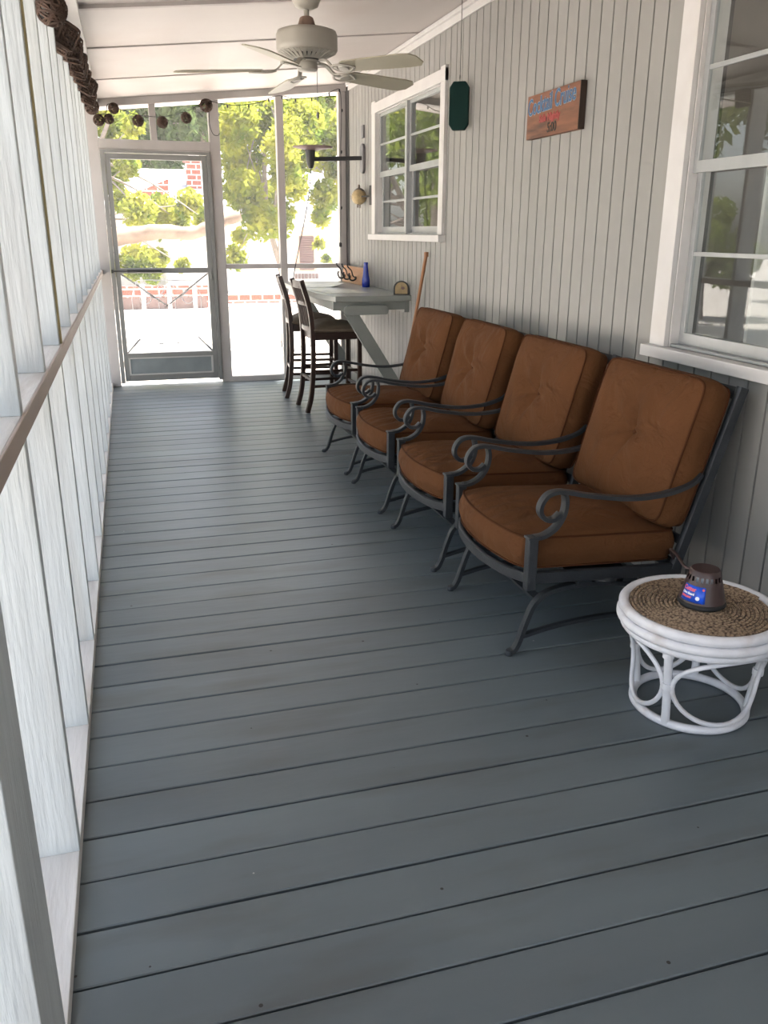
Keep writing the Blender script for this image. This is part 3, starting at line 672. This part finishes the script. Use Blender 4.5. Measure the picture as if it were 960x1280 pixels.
for yy in (-.15, .06, .27):
    t = MB(); t.tube(smooth_path([(-.012, yy, .05), (-.03, yy, .035), (-.06, yy, .04), (-.075, yy, .075), (-.07, yy, .09)], 5), .007, 7)
    t.tube(smooth_path([(-.012, yy, .06), (-.035, yy, .075), (-.05, yy, .12), (-.08, yy, .15), (-.085, yy, .165)], 5), .006, 7)
    for e in ((-.07, yy, .092), (-.085, yy, .168)): t.lathe([(0, -.009), (.008, -.004), (.008, .004), (0, .009)], e, 8)
    t.lathe([(0, -.012), (.016, -.012), (.016, -.006), (0, -.006)], (0, yy, .055), 12, 'x'); t.build('hook', M_dark, hr)
bo = tag(MB().lathe([(0, 0), (.032, 0), (.034, .01), (.034, .06), (.026, .10), (.020, .16), (.0185, .185), (.02, .19), (.018, .205), (0, .206)], n=24).build('blue_bottle', M_bottle, loc=(1.965, 7.22, .94)),
    'slim cobalt blue bottle standing beside the pine hook rack', 'bottle')
ck = tag(empty('mantel_clock', (1.982, 6.262, .94)), 'small arched clock with tan face on the front corner of the bar table', 'clock')
arch = [(-.058, 0), (.058, 0), (.058, .05)]+[(.058*math.cos(a), .05+.052*math.sin(a)) for a in [PI*k/12 for k in range(1, 12)]]+[(-.058, .05)]
Mr = Matrix.Rotation(math.radians(-16), 4, 'Z')
t = MB(); t.prism(arch, -.02, .02, 'y'); t.xf(Mr).build('case', M_dark, ck, bevel=.003)
t = MB(); t.prism([(a*.8, .008+b*.84) for a, b in arch], -.0225, -.0195, 'y'); fc = t.xf(Mr).build('face', M_tanface, ck)
t = MB(); t.prism([(.012+.014*math.cos(a), .05+.011*math.sin(a)) for a in [2*PI*k/12 for k in range(12)]], -.024, -.0222, 'y'); t.prism([(-.002, .05), (.002, .05), (.006, .075), (.002, .075)], -.024, -.0222, 'y'); t.xf(Mr).build('clock_hand', M_shut, fc)
t = MB(); t.tube([(0, 0, 0), (.10, -.32, 1.225)], .0125, 10); t.lathe([(0, 0), (.016, 0), (.016, .03), (0, .032)], (.10, -.32, 1.21), 12)
bh = tag(empty('broom', (1.915, 6.115, .0)), 'wooden-handled broom leaning on the wall behind the farthest armchair', 'broom')
t.build('handle', M_handle, bh, loc=(0, 0, .02))
t = MB(); t.prism([(-.13, .0), (.13, .0), (.10, .14), (.02, .2), (-.02, .2), (-.10, .14)], -.02, .02, 'x'); t.build('bristles', M_pine, bh)

# ================================================================== BAR STOOLS (face +X)
def make_stool():
    r = empty('bar_stool', (0, 0, 0)); w = .172
    for s in (-1, 1):
        t = MB(); t.flat(smooth_path([(-.005, s*w, .0), (.03, s*w, .14), (.05, s*w, .36), (.05, s*w, .62), (.03, s*w, .82), (-.03, s*(w-.003), 1.035)], 5), .036, .040, (0, 1, 0)); t.build('rear_leg', M_wood_dark, r)
        t = MB(); t.flat([(.435, s*w, 0), (.435, s*w, .3), (.435, s*w, .63)], .036, .040, (0, 1, 0)); t.build('front_leg', M_wood_dark, r)
    t = MB(); t.box(.055, .445, -w, w, .575, .635); t.build('seat_frame', M_wood_dark, r, bevel=.004)
    cb, cp = cushion(.37, .39, .035, .045, nu=20, nv=20, seed=9); t = cb.xf(Matrix.Translation((.25, 0, .655)) @ Matrix(((0, 1, 0), (-1, 0, 0), (0, 0, 1))).to_4x4()); t.build('seat_pad', M_seat_cover, r)
    bx = lambda z: .03-(z-.82)*.28 if z > .82 else .05-(z-.62)*.1
    for z, h in ((1.0, .055), (.855, .03), (.66, .04)):
        t = MB(); t.sweep(smooth_path([(bx(z), -w, z), (bx(z)-.018, 0, z), (bx(z), w, z)], 6), [(h/2, .008), (h/2, -.008), (-h/2, -.008), (-h/2, .008)], upv=(0, 0, 1)); t.build('back_rail', M_wood_dark, r, bevel=.003)
    for k in range(5):
        yy = -.11+.055*k; t = MB(); t.tube(smooth_path([(bx(.66)-.01, yy, .66), (bx(.85)-.014, yy, .85), (bx(1.0)-.014, yy, .99)], 4), .007, 6); t.build('spindle', M_wood_dark, r)
    for s in (-1, 1):
        for z in (.21, .33): t = MB(); t.bar((.04, s*w, z), (.435, s*w, z), .016, .022, (0, 1, 0)); t.build('stretcher', M_wood_dark, r)
    for xx, z in ((.04, .26), (.435, .20), (.435, .30)): t = MB(); t.bar((xx, -w, z), (xx, w, z), .016, .022, (1, 0, 0)); t.build('stretcher', M_wood_dark, r)
    return r
s0 = make_stool(); s0.location = (1.302, 6.765, 0); s0.rotation_euler.z = math.radians(2); tag(s0, 'dark wood slat-back bar stool nearer the armchairs, tucked under the bar table', 'bar stool', 'bar stools at the wall table')
s1 = copy_tree(s0); s1.location = (1.275, 7.43, 0); s1.rotation_euler.z = math.radians(-6); tag(s1, 'dark wood slat-back bar stool closer to the screened end wall', 'bar stool')

# ================================================================== CEILING FAN
FX, FY, FZ = .985, 4.76, 0
fan = tag(empty('ceiling_fan', (FX, FY, ceil_z(FX))), 'cream five-bladed ceiling fan hanging from the porch ceiling', 'ceiling fan')
ZC = ceil_z(FX)
def Lf(mb): return mb.xf(Matrix.Translation((0, 0, -ZC)))
t = MB(); t.lathe([(.030, 2.462), (.060, 2.475), (.075, 2.51), (.078, ZC-.01), (.078, ZC+.012)], n=32); Lf(t).build('canopy', M_fan, fan)
t = MB(); t.lathe([(.014, 2.38), (.014, 2.47)], n=16); Lf(t).build('down_rod', M_fan, fan)
t = MB(); t.lathe([(.046, 2.368), (.044, 2.395), (.034, 2.425), (.026, 2.43)], n=24); Lf(t).build('coupling_cover', M_tan, fan)
t = MB(); t.lathe([(.03, 2.372), (.12, 2.372), (.150, 2.362), (.157, 2.345), (.157, 2.30), (.157, 2.278), (.150, 2.268), (.125, 2.255)], n=48, cap=True); mh = Lf(t).build('motor_housing', M_fan, fan)
t = MB()
for k in range(30):
    a = 2*PI*k/30; t.bar((.148*math.cos(a), .148*math.sin(a), 2.268), (.085*math.cos(a), .085*math.sin(a), 2.238), .016, .006, (-math.sin(a), math.cos(a), 0))
Lf(t).build('vent_fin', M_fan, mh)
t = MB(); t.lathe([(.12, 2.263), (.07, 2.232), (.07, 2.23)], n=32); Lf(t).build('vent_core', M_dark, mh)
t = MB(); t.lathe([(.085, 2.25), (.088, 2.238), (.060, 2.23), (.050, 2.222), (.053, 2.215), (.053, 2.188), (.045, 2.182), (0, 2.180)], n=32); Lf(t).build('switch_housing', M_fan, fan)
PITCHB = math.radians(-13)
bl0 = None
for k in range(5):
    a = math.radians(237.4-72*k)
    t = MB(); n = 8
    outl = [(.235, .045), (.26, .058), (.36, .066), (.60, .073), (.655, .066), (.685, .035)]
    pts = outl+[(x, -y_) for x, y_ in reversed(outl)]
    t.prism(pts, -.003, .003, 'z'); Bm = Matrix.Rotation(a, 4, 'Z') @ Matrix.Translation((0, 0, 2.188-ZC)) @ Matrix.Rotation(.02, 4, 'Y') @ Matrix.Rotation(PITCHB, 4, 'X')
    bld = t.xf(Bm).build('blade', M_blade, fan, bevel=.001)
    t = MB(); t.flat(smooth_path([(.075, 0, .04), (.12, 0, .035), (.16, 0, .004), (.20, 0, -.007)], 5), .022, .010, (0, 1, 0))
    for s in (-1, 1): t.flat(smooth_path([(.165, 0, -.004), (.19, s*.036, -.008), (.235, s*.045, -.009), (.28, s*.02, -.009), (.30, 0, -.009)], 5), .012, .007, (0, 0, 1) if 0 else (0, 1, .2))
    t.lathe([(0, -.014), (.026, -.013), (.030, -.006), (.028, -.003)], (.235, 0, 0), 16); t.xf(Bm).build('blade_bracket', M_fan, bld)
t = MB(); t.tube([(.045, -.02, 2.185), (.046, -.02, 1.985)], .0018, 5); t.lathe([(0, -.02), (.007, -.012), (.009, 0), (.006, .012), (0, .016)], (.046, -.02, 1.975), 10); Lf(t).build('pull_chain', M_gray, fan)

# ================================================================== WALL THINGS
# wooden sign
sg = tag(empty('wooden_sign', (XW-.002, 4.0, 1.94)), 'weathered red-brown wooden sign with blue lettering hanging on the siding', 'sign')
t = MB(); t.box(-.030, 0, -.268, .268, -.10, .10); t.build('board', M_signwood, sg, bevel=.002)
t = MB(); t.box(-.0302, .0, -.272, -.2665, -.10, .10); t.build('board_edge', M_signedge, sg)
def sign_text(body, size, yc, zc, m, nm, bold=0, sx=1, lift=.0305, slant=0):
    vs, fs = text_mesh(body, size, .0008, bold, sx); t = MB(); t.add([(-lift-v[2]-.0008, yc-v[0], zc+v[1]+slant*v[0]) for v in vs], fs); t.build(nm, m, sg)
sign_text('Cocktail Cruise', .108, .012, .050, M_signwhite, 'lettering_outline', .0030, .72, .0300, .04)
sign_text('Cocktail Cruise', .108, .012, .050, M_signblue, 'blue_lettering', .0004, .72, .0315, .04)
sign_text('Sails Nightly', .046, .02, -.018, M_signred, 'red_lettering', .0022, .95)
sign_text('5:00', .062, -.01, -.066, M_black, 'black_lettering', .001, .9)
# green octagonal hanging plate
gp = tag(empty('green_hanging_chime', (1.98, 5.15, 2.105)), 'dark green elongated octagonal plate hanging on a string beside the small window', 'wind chime')
o8 = [(-.058, -.10), (-.036, -.132), (.036, -.132), (.058, -.10), (.058, .10), (.036, .132), (-.036, .132), (-.058, .10)]
t = MB(); t.prism(o8, -.018, .018, 'x'); t.xf(Matrix.Rotation(math.radians(58), 4, 'Z')).build('plate', M_green, gp, bevel=.004)
t = MB(); t.tube([(0, 0, .13), (0, 0, ceil_z(1.98)-2.105)], .0018, 5); t.tube(smooth_path([(0, 0, .14), (0, .006, .155), (0, 0, .17), (0, -.006, .155), (0, 0, .14)], 4), .002, 5); t.build('hanging_string', M_dark, gp)
# puffer fish
pf = tag(empty('puffer_fish_ornament', (1.985, 7.52, 1.68)), 'cream puffer fish ornament on a black wall mount left of the small window', 'ornament')
t = MB(); t.lathe([(0, -.085), (.03, -.075), (.055, -.045), (.066, 0), (.055, .04), (.035, .07), (.018, .085), (0, .09)], n=20, axis='y'); t.xf(Matrix.Rotation(math.radians(-25), 4, 'Z')).build('body', M_fish, pf)
t = MB(); t.lathe([(0, -.08), (.05, -.02), (.057, .02), (.03, .06), (0, .075)], (0, 0, .018), 16, 'y'); t.prism([(-.02, .06), (.04, .06), (.03, .095), (.0, .10)], -.006, .006, 'x'); t.xf(Matrix.Rotation(math.radians(-25), 4, 'Z')).build('back_fin', M_fishtop, pf)
t = MB()
for a in range(14): 
    an = a*2.4; zz = -.05+.1*a/14; d = Vector((math.cos(an), math.sin(an)*.9, zz*6)).normalized(); t.tube([d*.058, d*.084], .0028, 4, taper=[1, .2])
t.prism([(.08, -.01), (.12, -.03), (.12, .03), (.08, .01)], -.004, .004, 'x'); t.prism([(-.03, -.06), (-.01, -.055), (-.015, -.09), (-.03, -.085)], -.02, -.012, 'x'); t.prism([(.02, -.06), (.04, -.055), (.035, -.09), (.02, -.085)], .012, .02, 'x'); t.build('spine', M_fishtop, pf)
t = MB(); t.box(.045, .056, -.23, -.17, -.07, .085); t.bar((.05, -.2, 0), (0, -.05, 0), .012, .012, (0, 0, 1)); t.build('wall_mount', M_dark, pf)
# small grey switch plate
t = MB(); t.box(-.018, 0, -.03, .03, -.05, .05); tag(t.build('thermometer', M_gray, bevel=.004, loc=(XW, 7.56, 2.205)), 'narrow grey thermometer on the siding above the lamp arm', 'thermometer')
# swing arm lamp: oval plate, arm, cone
la = tag(empty('wall_arm_light', (XW, 7.56, 1.99)), 'dark wall lamp on a long arm with a shallow dish above its cone', 'wall lamp')
ov = [(.05*math.cos(a), (.075 if math.sin(a) > 0 else -.075)+.045*math.sin(a)) for a in [2*PI*(k+.5)/24 for k in range(24)]]
t = MB(); t.prism(ov, -.025, 0, 'x'); t.build('wall_plate', M_gray, la, bevel=.006)
t = MB(); t.bar((-.02, 0, .005), (-.46, .0, -.015), .028, .034, (0, 1, 0)); t.build('arm', M_dark, la, bevel=.003)
t = MB(); t.lathe([(0, -.09), (.018, -.088), (.030, -.06), (.040, .03), (.046, .055), (0, .055)], (-.47, 0, 0), 20); t.build('cone', M_dark, la)
t = MB(); t.lathe([(0, .055), (.05, .056), (.10, .066), (.165, .078), (.17, .084), (.10, .073), (.04, .062), (0, .061)], (-.45, 0, 0), 28); t.build('dish', M_shut, la)
t = MB(); t.tube(smooth_path([(-.47, 0, -.088), (-.475, .02, -.22), (-.51, .06, -.45), (-.57, .12, -.75), (-.62, .15, -1.0), (-.60, .15, -1.045)], 6), .004, 6); t.build('cord', M_cord, la)
# ================================================================== STRING OF BALLS + GARLAND
def ball_mesh(R):
    t = MB()
    for k in range(20):
        nrm = Vector(rng.normal(size=3)).normalized(); a = nrm.orthogonal().normalized(); b = nrm.cross(a); off = rng.uniform(-.45, .45)*R; rr = math.sqrt(R*R-off*off)
        t.tube([nrm*off+(a*math.cos(2*PI*i/20)+b*math.sin(2*PI*i/20))*rr for i in range(20)], R*.085, 5, True)
    return t
def cube_mesh(h):
    t = MB()
    for ax in range(3):
        for q in np.linspace(-.86, .86, 6):
            path = []
            for i in range(24):
                a = 2*PI*i/24; c_, s_ = math.cos(a), math.sin(a); m_ = (abs(c_)**6+abs(s_)**6)**(-1/6); p = [c_*m_*h*.92, s_*m_*h*.92]; p.insert(ax, q*h); path.append(p)
            t.tube(path, h*.10, 4, True)
    return t
ballp = None
blabs = ['brown rattan ball light leftmost on the string across the door transom', 'brown rattan ball light hanging just right of the leftmost pair member', 'brown rattan ball light hung high at the left peak of the string', 'brown rattan ball light left of the transom mullion', 'brown rattan ball light just right of the transom mullion', 'brown rattan ball light midway between transom mullion and door post', 'brown rattan ball light at the top of the post right of the door']
for (x, z, s), lab in zip(((-.122, 2.277, 1), (-.040, 2.289, .88), (.006, 2.372, .95), (.198, 2.284, 1), (.398, 2.280, 1.02), (.602, 2.320, .98), (.778, 2.425, 1.15)), blabs):
    if ballp is None: b_ = ballp = ball_mesh(.045).build('rattan_ball_light', M_rattan_dark)
    else: b_ = ballp.copy(); COL.objects.link(b_)
    b_.location = (x, 8.12, z); b_.scale = (s, s, s); b_.rotation_euler = (x*9, z*5, x*4); tag(b_, lab, 'string light', 'rattan ball lights across the end wall')
t = MB(); yy = 8.125
t.tube(smooth_path([(-.115, yy, 2.32), (-.06, yy, 2.335), (-.045, yy, 2.395), (-.02, yy, 2.405), (.003, yy, 2.39), (.10, yy, 2.355), (.198, yy, 2.330), (.398, yy, 2.322), (.602, yy, 2.372), (.70, yy, 2.42), (.785, yy, 2.475), (.83, yy, 2.46)], 5), .003, 5)
t.tube(smooth_path([(.785, yy, 2.475), (.815, yy, 2.45), (.80, yy, 2.35), (.80, yy, 2.27), (.825, yy, 2.20), (.865, yy, 2.19), (.88, yy, 2.21)], 5), .003, 5)
tag(t.build('light_cable', M_cord), 'thin dark cable linking the rattan ball lights above the door', 'cable')
t = MB(); pth = smooth_path([(.83, yy, 2.46), (.93, yy, 2.442), (1.07, yy, 2.440), (1.25, yy, 2.47), (1.36, yy, 2.52), (1.46, yy, 2.53), (1.56, yy, 2.512), (1.68, yy, 2.52), (1.82, yy, 2.55), (1.93, yy, 2.60), (1.975, yy, 2.59), (1.985, yy, 2.40), (1.975, yy, 2.1), (1.972, yy, 1.7), (1.962, yy, 1.28)], 5); t.tube(pth, .003, 5)
fl_ = t.build('mini_light_string', M_cord); tag(fl_, 'thin string of tiny lights looping along the beam and down the right post', 'string light')
for i in range(6, len(pth)-1, 6):
    p = pth[i]; t = MB(); t.lathe([(0, -.03), (.007, -.02), (.008, -.008), (.005, 0)], (p.x+.006, p.y, p.z), 6); t.build('bulb', M_cord, fl_)
t = MB(); t.lathe([(0, -.02), (.014, -.01), (.014, .02), (0, .03)], (1.962, yy, 1.27), 8); t.build('plug', M_cord, fl_)
gl = [((63, 15), 3.95, 'ball'), ]
gpos = [(-.195, 3.90, 2.205, 0, 1.25), (-.190, 4.55, 2.245, 1, 1.15), (-.186, 4.95, 2.27, 1, 1.1), (-.190, 5.25, 2.29, 1, 1.05), (-.186, 5.62, 2.31, 1, 1.15), (-.190, 6.00, 2.33, 1, 1.1), (-.188, 6.38, 2.35, 1, 1.15), (-.180, 6.85, 2.37, 1, 1.25), (-.150, 7.05, 2.375, 1, 1.0), (-.180, 7.5, 2.37, 1, 1.1), (-.165, 7.95, 2.355, 0, 1.2)]
cubep = None; places = ['round one nearest the camera', 'second from the camera', 'third from the camera', 'fourth from the camera', 'fifth from the camera', 'sixth from the camera', 'seventh from the camera', 'eighth from the camera', 'ninth from the camera, jutting outward', 'tenth from the camera', 'round one at the far corner by the door']
for (x, y_, z, kd, s), pl in zip(gpos, places):
    if kd == 0: b_ = ballp.copy(); COL.objects.link(b_)
    elif cubep is None: b_ = cubep = cube_mesh(.045).build('woven_lantern', M_rattan_dark)
    else: b_ = cubep.copy(); COL.objects.link(b_)
    b_.name = 'woven_lantern'; b_.location = (x, y_, z); b_.scale = (s, s, s*1.05); b_.rotation_euler = (y_*1.3 % .5, z*3 % .4, y_*2.1 % .8)
    tag(b_, 'dark woven lantern on the left garland, '+pl, 'string light', 'woven lanterns along the left header')
t = MB(); t.tube(smooth_path([(-.19, 3.2, 2.33), (-.19, 3.9, 2.27)]+[(p[0], p[1], p[2]+.055) for p in gpos[1:]]+[(-.12, 8.12, 2.33)], 4), .0035, 5)
tag(t.build('garland_wire', M_cord), 'dark wire carrying the woven lanterns below the left header', 'cable')

# ================================================================== OUTSIDE
nh = tag(empty('neighbour_house', (4, 28, -.45)), 'white neighbouring house with pale shingle roof beyond the end screen', 'house')
def Ln(mb): return mb.xf(Matrix.Translation((-4, -28, .45)))
t = MB(); t.box(1.2, 9, 28, 34, -.45, 2.1); Ln(t).build('wall', M_white, nh)
t = MB(); t.prism([(27.4, 2.0), (31, 3.2), (34.6, 2.0), (34.6, 2.12), (31, 3.34), (27.4, 2.12)], -1.2, 9.5, 'x'); Ln(t).build('roof', M_roof, nh)
t = MB(); t.box(-1.0, 1.2, 30, 34, -.45, 2.1); Ln(t).build('wing', M_white, nh)
t = MB(); t.box(2.05, 2.50, 29, 29.45, 2.4, 3.45); t.box(1.98, 2.57, 28.95, 29.5, 3.45, 3.55); Ln(t).build('chimney', M_brick, nh)
t = MB(); t.box(5.25, 5.95, 27.93, 28.0, .15, 1.5); wn_ = Ln(t).build('window', M_frameTan, nh, bevel=.01)
t = MB(); t.box(5.38, 5.85, 27.90, 27.94, .2, 1.25)
for k in range(14): t.bar((5.38, 27.89, .25+k*.072), (5.85, 27.89, .25+k*.072), .05, .008, (0, .7, .7))
Ln(t).build('louvre', M_shut, wn_)
t = MB()
for k in range(7): t.box(5.22+k*.115, 5.30+k*.115, 27.95, 28.0, -.08, .08)
Ln(t).build('foundation_vent', M_shut, nh)
t = MB(); t.prism([(.2, 2.3), (1.3, 2.3), (1.3, 2.75)], 25.5, 25.6, 'y')
Ln(t).build('gable', M_brick, nh)
bw = tag(empty('low_brick_wall', (1, 22, -.45)), 'low red brick wall with dark openings across the bright yard', 'brick wall')
t = MB(); t.box(-2, .9, 0, .2, .28, .55); t.box(-2, .9, .05, .2, 0, .28); t.box(1.3, 5, 0, .2, .1, .3); t.build('bricks', M_brick, bw)
t = MB()
for k in range(4): t.box(-1.35+k*.62, -1.25+k*.62, -.05, .0, -.0, .6)
t.build('post', M_white, bw)
t = MB(); t.box(-1.25, .85, -.01, .05, .0, .28); t.build('opening', M_shut, bw)

def leaves(center, rad, n, size, clumps=14, seed=1, flat_=1.0, bounds=None):
    r = np.random.default_rng(seed); cs = []
    for i in range(clumps):
        d = r.normal(size=3); d /= np.linalg.norm(d); cs.append(np.array(center)+d*np.array(rad)*r.uniform(.15, .95))
    cs = np.array(cs); k = r.integers(0, clumps, n); cr = np.array(rad).mean()*r.uniform(.22, .42, clumps)
    d = r.normal(size=(n, 3)); d /= np.linalg.norm(d, axis=1)[:, None]
    P = cs[k]+d*(cr[k]*r.uniform(.35, 1, n)**.5)[:, None]*np.array([1, 1, flat_])
    a = r.normal(size=(n, 3)); a /= np.linalg.norm(a, axis=1)[:, None]; b = np.cross(a, r.normal(size=(n, 3))); b /= np.linalg.norm(b, axis=1)[:, None]
    s = (size*r.uniform(.6, 1.3, n))[:, None]
    V = np.stack([P-a*s, P+b*s*.45, P+a*s, P-b*s*.45], 1).reshape(-1, 3)
    return cs, V
def tree(loc, h, rad, n, size, m, lab, seed, trunk_r=.12, clumps=16, cz=None, lean=(0, 0), zrad=None, cat='tree', group='trees beyond the porch'):
    r = random.Random(seed); root = tag(empty('leafy_tree', loc), lab, cat, group)
    cz = cz if cz is not None else h*.62
    cs, V = leaves((lean[0], lean[1], cz), (rad, rad, zrad or rad*.8), n, size, clumps, seed)
    me = bpy.data.meshes.new('foliage'); me.from_pydata([tuple(v) for v in V], [], [(4*i, 4*i+1, 4*i+2, 4*i+3) for i in range(n)]); me.materials.append(m)
    fo = bpy.data.objects.new('foliage', me); COL.objects.link(fo); fo.parent = root
    t = MB(); tp = smooth_path([(0, 0, 0), (lean[0]*.2+.05, lean[1]*.2, h*.3), (lean[0]*.6, lean[1]*.6, h*.6), (lean[0], lean[1], h*.92)], 6)
    t.tube(tp, trunk_r, 8, taper=[1-.75*i/(len(tp)-1) for i in range(len(tp))])
    for c_ in cs[:10]:
        i = r.randint(int(len(tp)*.35), len(tp)-3); p = tp[i]; c_ = Vector(c_); t.tube(smooth_path([p, (p+c_)/2+Vector((0, 0, .15)), c_], 4), trunk_r*.3, 6, taper=[1-.8*q/8 for q in range(9)])
    t.build('trunk', M_bark, root); return root
# framed by the end wall
def grove(loc, dist, cl, n, size, m, lab, seed, trunk, tr=.07):
    """tree whose leaf clumps sit at given spots: cl = (x, z, radius)"""
    root = tag(empty('leafy_tree', loc), lab, 'tree', 'trees beyond the porch'); r = np.random.default_rng(seed); L = np.array(loc)
    c = np.array([(x, dist+r.uniform(-.8, .8), z) for x, z, q in cl]); R_ = np.array([q for *_, q in cl]); k = r.choice(len(cl), n, p=R_**2/(R_**2).sum())
    d = r.normal(size=(n, 3)); d /= np.linalg.norm(d, axis=1)[:, None]; P = c[k]+d*(R_[k]*r.uniform(.05, 1.15, n)**.6)[:, None]-L
    a = r.normal(size=(n, 3)); a /= np.linalg.norm(a, axis=1)[:, None]; b = np.cross(a, r.normal(size=(n, 3))); b /= np.linalg.norm(b, axis=1)[:, None]
    q = (size*r.uniform(.6, 1.3, n))[:, None]; V = np.stack([P-a*q, P+b*q*.5, P+a*q, P-b*q*.5], 1).reshape(-1, 3)
    me = bpy.data.meshes.new('foliage'); me.from_pydata([tuple(v) for v in V], [], [(4*i, 4*i+1, 4*i+2, 4*i+3) for i in range(n)]); me.materials.append(m)
    fo = bpy.data.objects.new('foliage', me); COL.objects.link(fo); fo.parent = root
    t = MB(); tp = smooth_path([Vector(p)-Vector(loc) for p in trunk], 6); t.tube(tp, tr, 8, taper=[1-.7*i/(len(tp)-1) for i in range(len(tp))])
    for i, cc in enumerate(c):
        p = tp[min(len(tp)-3, int(len(tp)*(.35+.5*((i*7) % 10)/10)))]; e = Vector(cc)-Vector(loc); t.tube(smooth_path([p, (p+e)/2+Vector((0, 0, .1)), e], 3), tr*.28, 5, taper=[1-.8*w_/6 for w_ in range(7)])
    t.build('trunk', M_bark, root)
PX = lambda L: [(-.19+(a_-130)*.01225, 2.38-(b_-200)*.0118, c_*.0122) for a_, b_, c_ in L]
grove((2.05, 14.2, -.45), 14.2, PX([(290,155,24),(322,150,24),(298,195,28),(338,185,24),(290,235,26),(330,238,28),(310,270,24),(345,215,20),(298,292,12),(286,318,16),(340,275,18),(340,135,20),(300,125,18),(352,160,20),(280,175,16)]), 9000, .062, M_leaf, 'thin-trunked yellow-green tree seen through the middle end screen', 11, [(2.44, 14.2, -.45), (2.46, 14.2, .6), (2.22, 14.2, 1.7), (2.25, 14.2, 3.2), (2.3, 14.2, 4.2)], .065)
grove((4.3, 14.6, -.45), 14.6, PX([(372,140,22),(402,130,24),(428,160,22),(372,182,24),(402,178,24),(425,205,18),(375,222,20),(402,238,20),(366,258,14),(418,255,12),(392,266,12),(404,300,8),(402,322,7),(360,205,14),(440,140,20)]), 7000, .062, M_leaf, 'yellow-green tree seen through the right end screen', 12, [(4.4, 14.9, -.45), (4.3, 14.7, 1), (3.6, 14.6, 2.0), (2.9, 14.6, 3.0)], .08)
grove((-1.4, 15.2, -.45), 15.2, PX([(138,140,24),(150,172,26),(134,210,24),(158,200,16),(165,258,22),(200,255,22),(235,248,20),(252,272,18),(190,276,20),(225,282,14),(158,318,18),(190,322,14),(215,328,10),(146,245,14),(220,270,16),(168,150,14)]), 7500, .062, M_leaf, 'yellow-green tree seen through the left side of the screen door', 13, [(-1.4, 15.2, -.45), (-1.2, 15.2, 1), (-.6, 15.2, 2.0), (-.1, 15.2, 3.0)], .10)
tree((1.2, 42, -.45), 12, 3.3, 8000, .22, M_leafd, 'tall dark green tree behind the chimney of the white house', 14, .3, 20, 6.6)
tree((-6.4, 42, -.45), 11, 3.3, 7000, .22, M_leafd, 'tall dark green tree left of the chimney behind the white house', 15, .3, 20, 6.2)
tree((9.0, 42, -.45), 13, 3.5, 8000, .22, M_leafm, 'tall mid green tree behind the right half of the white house', 16, .3, 20, 7.6)
tree((4.6, 51, -.45), 15, 4.2, 8000, .26, M_leafd, 'tall dark green tree rising behind the middle of the white house roof', 17, .3, 20, 9.2)
# the big pale limb
lb_ = tag(empty('fallen_pale_limb', (-3.2, 13.2, -.45)), 'thick pale peeling tree with a long limb reaching across the view through the door', 'tree')
P0 = Vector((-3.2, 13.2, -.45))
t = MB(); lp = smooth_path([(-3.2, 13.2, -.45), (-2.9, 13.1, .5), (-1.9, 13, 1.2), (-.9, 13, 1.30), (-.3, 13, 1.29), (.1, 13, 1.33), (.5, 13, 1.38), (.95, 13, 1.36), (1.25, 13, 1.48), (1.65, 13, 1.60)], 6)
t.tube([p-P0 for p in lp], .13, 12, taper=[1.3-.75*i/(len(lp)-1)+.05*math.sin(i*1.7) for i in range(len(lp))]); t.build('limb', M_limb, lb_)
_, V = leaves((0.1, 13, .85), (.45, .3, .25), 900, .05, 8, 31); V2 = V-np.array(P0)
me = bpy.data.meshes.new('foliage'); me.from_pydata([tuple(v) for v in V2], [], [(4*i, 4*i+1, 4*i+2, 4*i+3) for i in range(len(V2)//4)]); me.materials.append(M_leaf); fo = bpy.data.objects.new('foliage', me); COL.objects.link(fo); fo.parent = lb_
# left yard, seen mirrored in the windows
for i, (x, y_, h, rd, m, lab) in enumerate(((-6, 8.8, 7, 2.2, M_leafm, 'green tree in the left yard mirrored in the small window'), (-10.5, 13.5, 8, 2.6, M_leaf, 'yellow-green tree farther up the left yard'), (-5.2, 14.8, 7.5, 2.3, M_leafm, 'green tree in the left yard past the porch corner'), (-12.5, 7.0, 8, 2.6, M_leafd, 'dark green tree in the left yard mirrored in the large window'), (-14, 21, 10, 3.4, M_leafd, 'tall dark green tree far out in the left yard'))):
    tree((x, y_, -.45), h, rd, 6500, .15, m, lab, 40+i, .14, 16, group='trees in the left yard')

for i, (x, y_, h, rd, cz, m, lab) in enumerate(((-3.9, 22.5, 7.5, 2.5, 3.6, M_leafm, 'green tree up the left yard mirrored in the far half of the small window'), (-7.5, 29.5, 9, 3.2, 4.2, M_leaf, 'yellow-green tree up the left yard mirrored beside the window mullion'), (-7.6, 12.0, 2.2, 1.0, 1.1, M_leaf, 'low bush in the left yard mirrored in the lower sash of the large window'), (-8.2, 16.6, 2.4, 1.2, 1.2, M_leafm, 'low green bush farther along the left yard'))):
    tree((x, y_, -.45), h, rd, 6500, .13 if rd > 2 else .08, m, lab, 60+i, .14 if rd > 2 else .05, 16, cz, zrad=rd*1.0, cat='tree' if rd > 2 else 'bush', group='plants up the left yard')
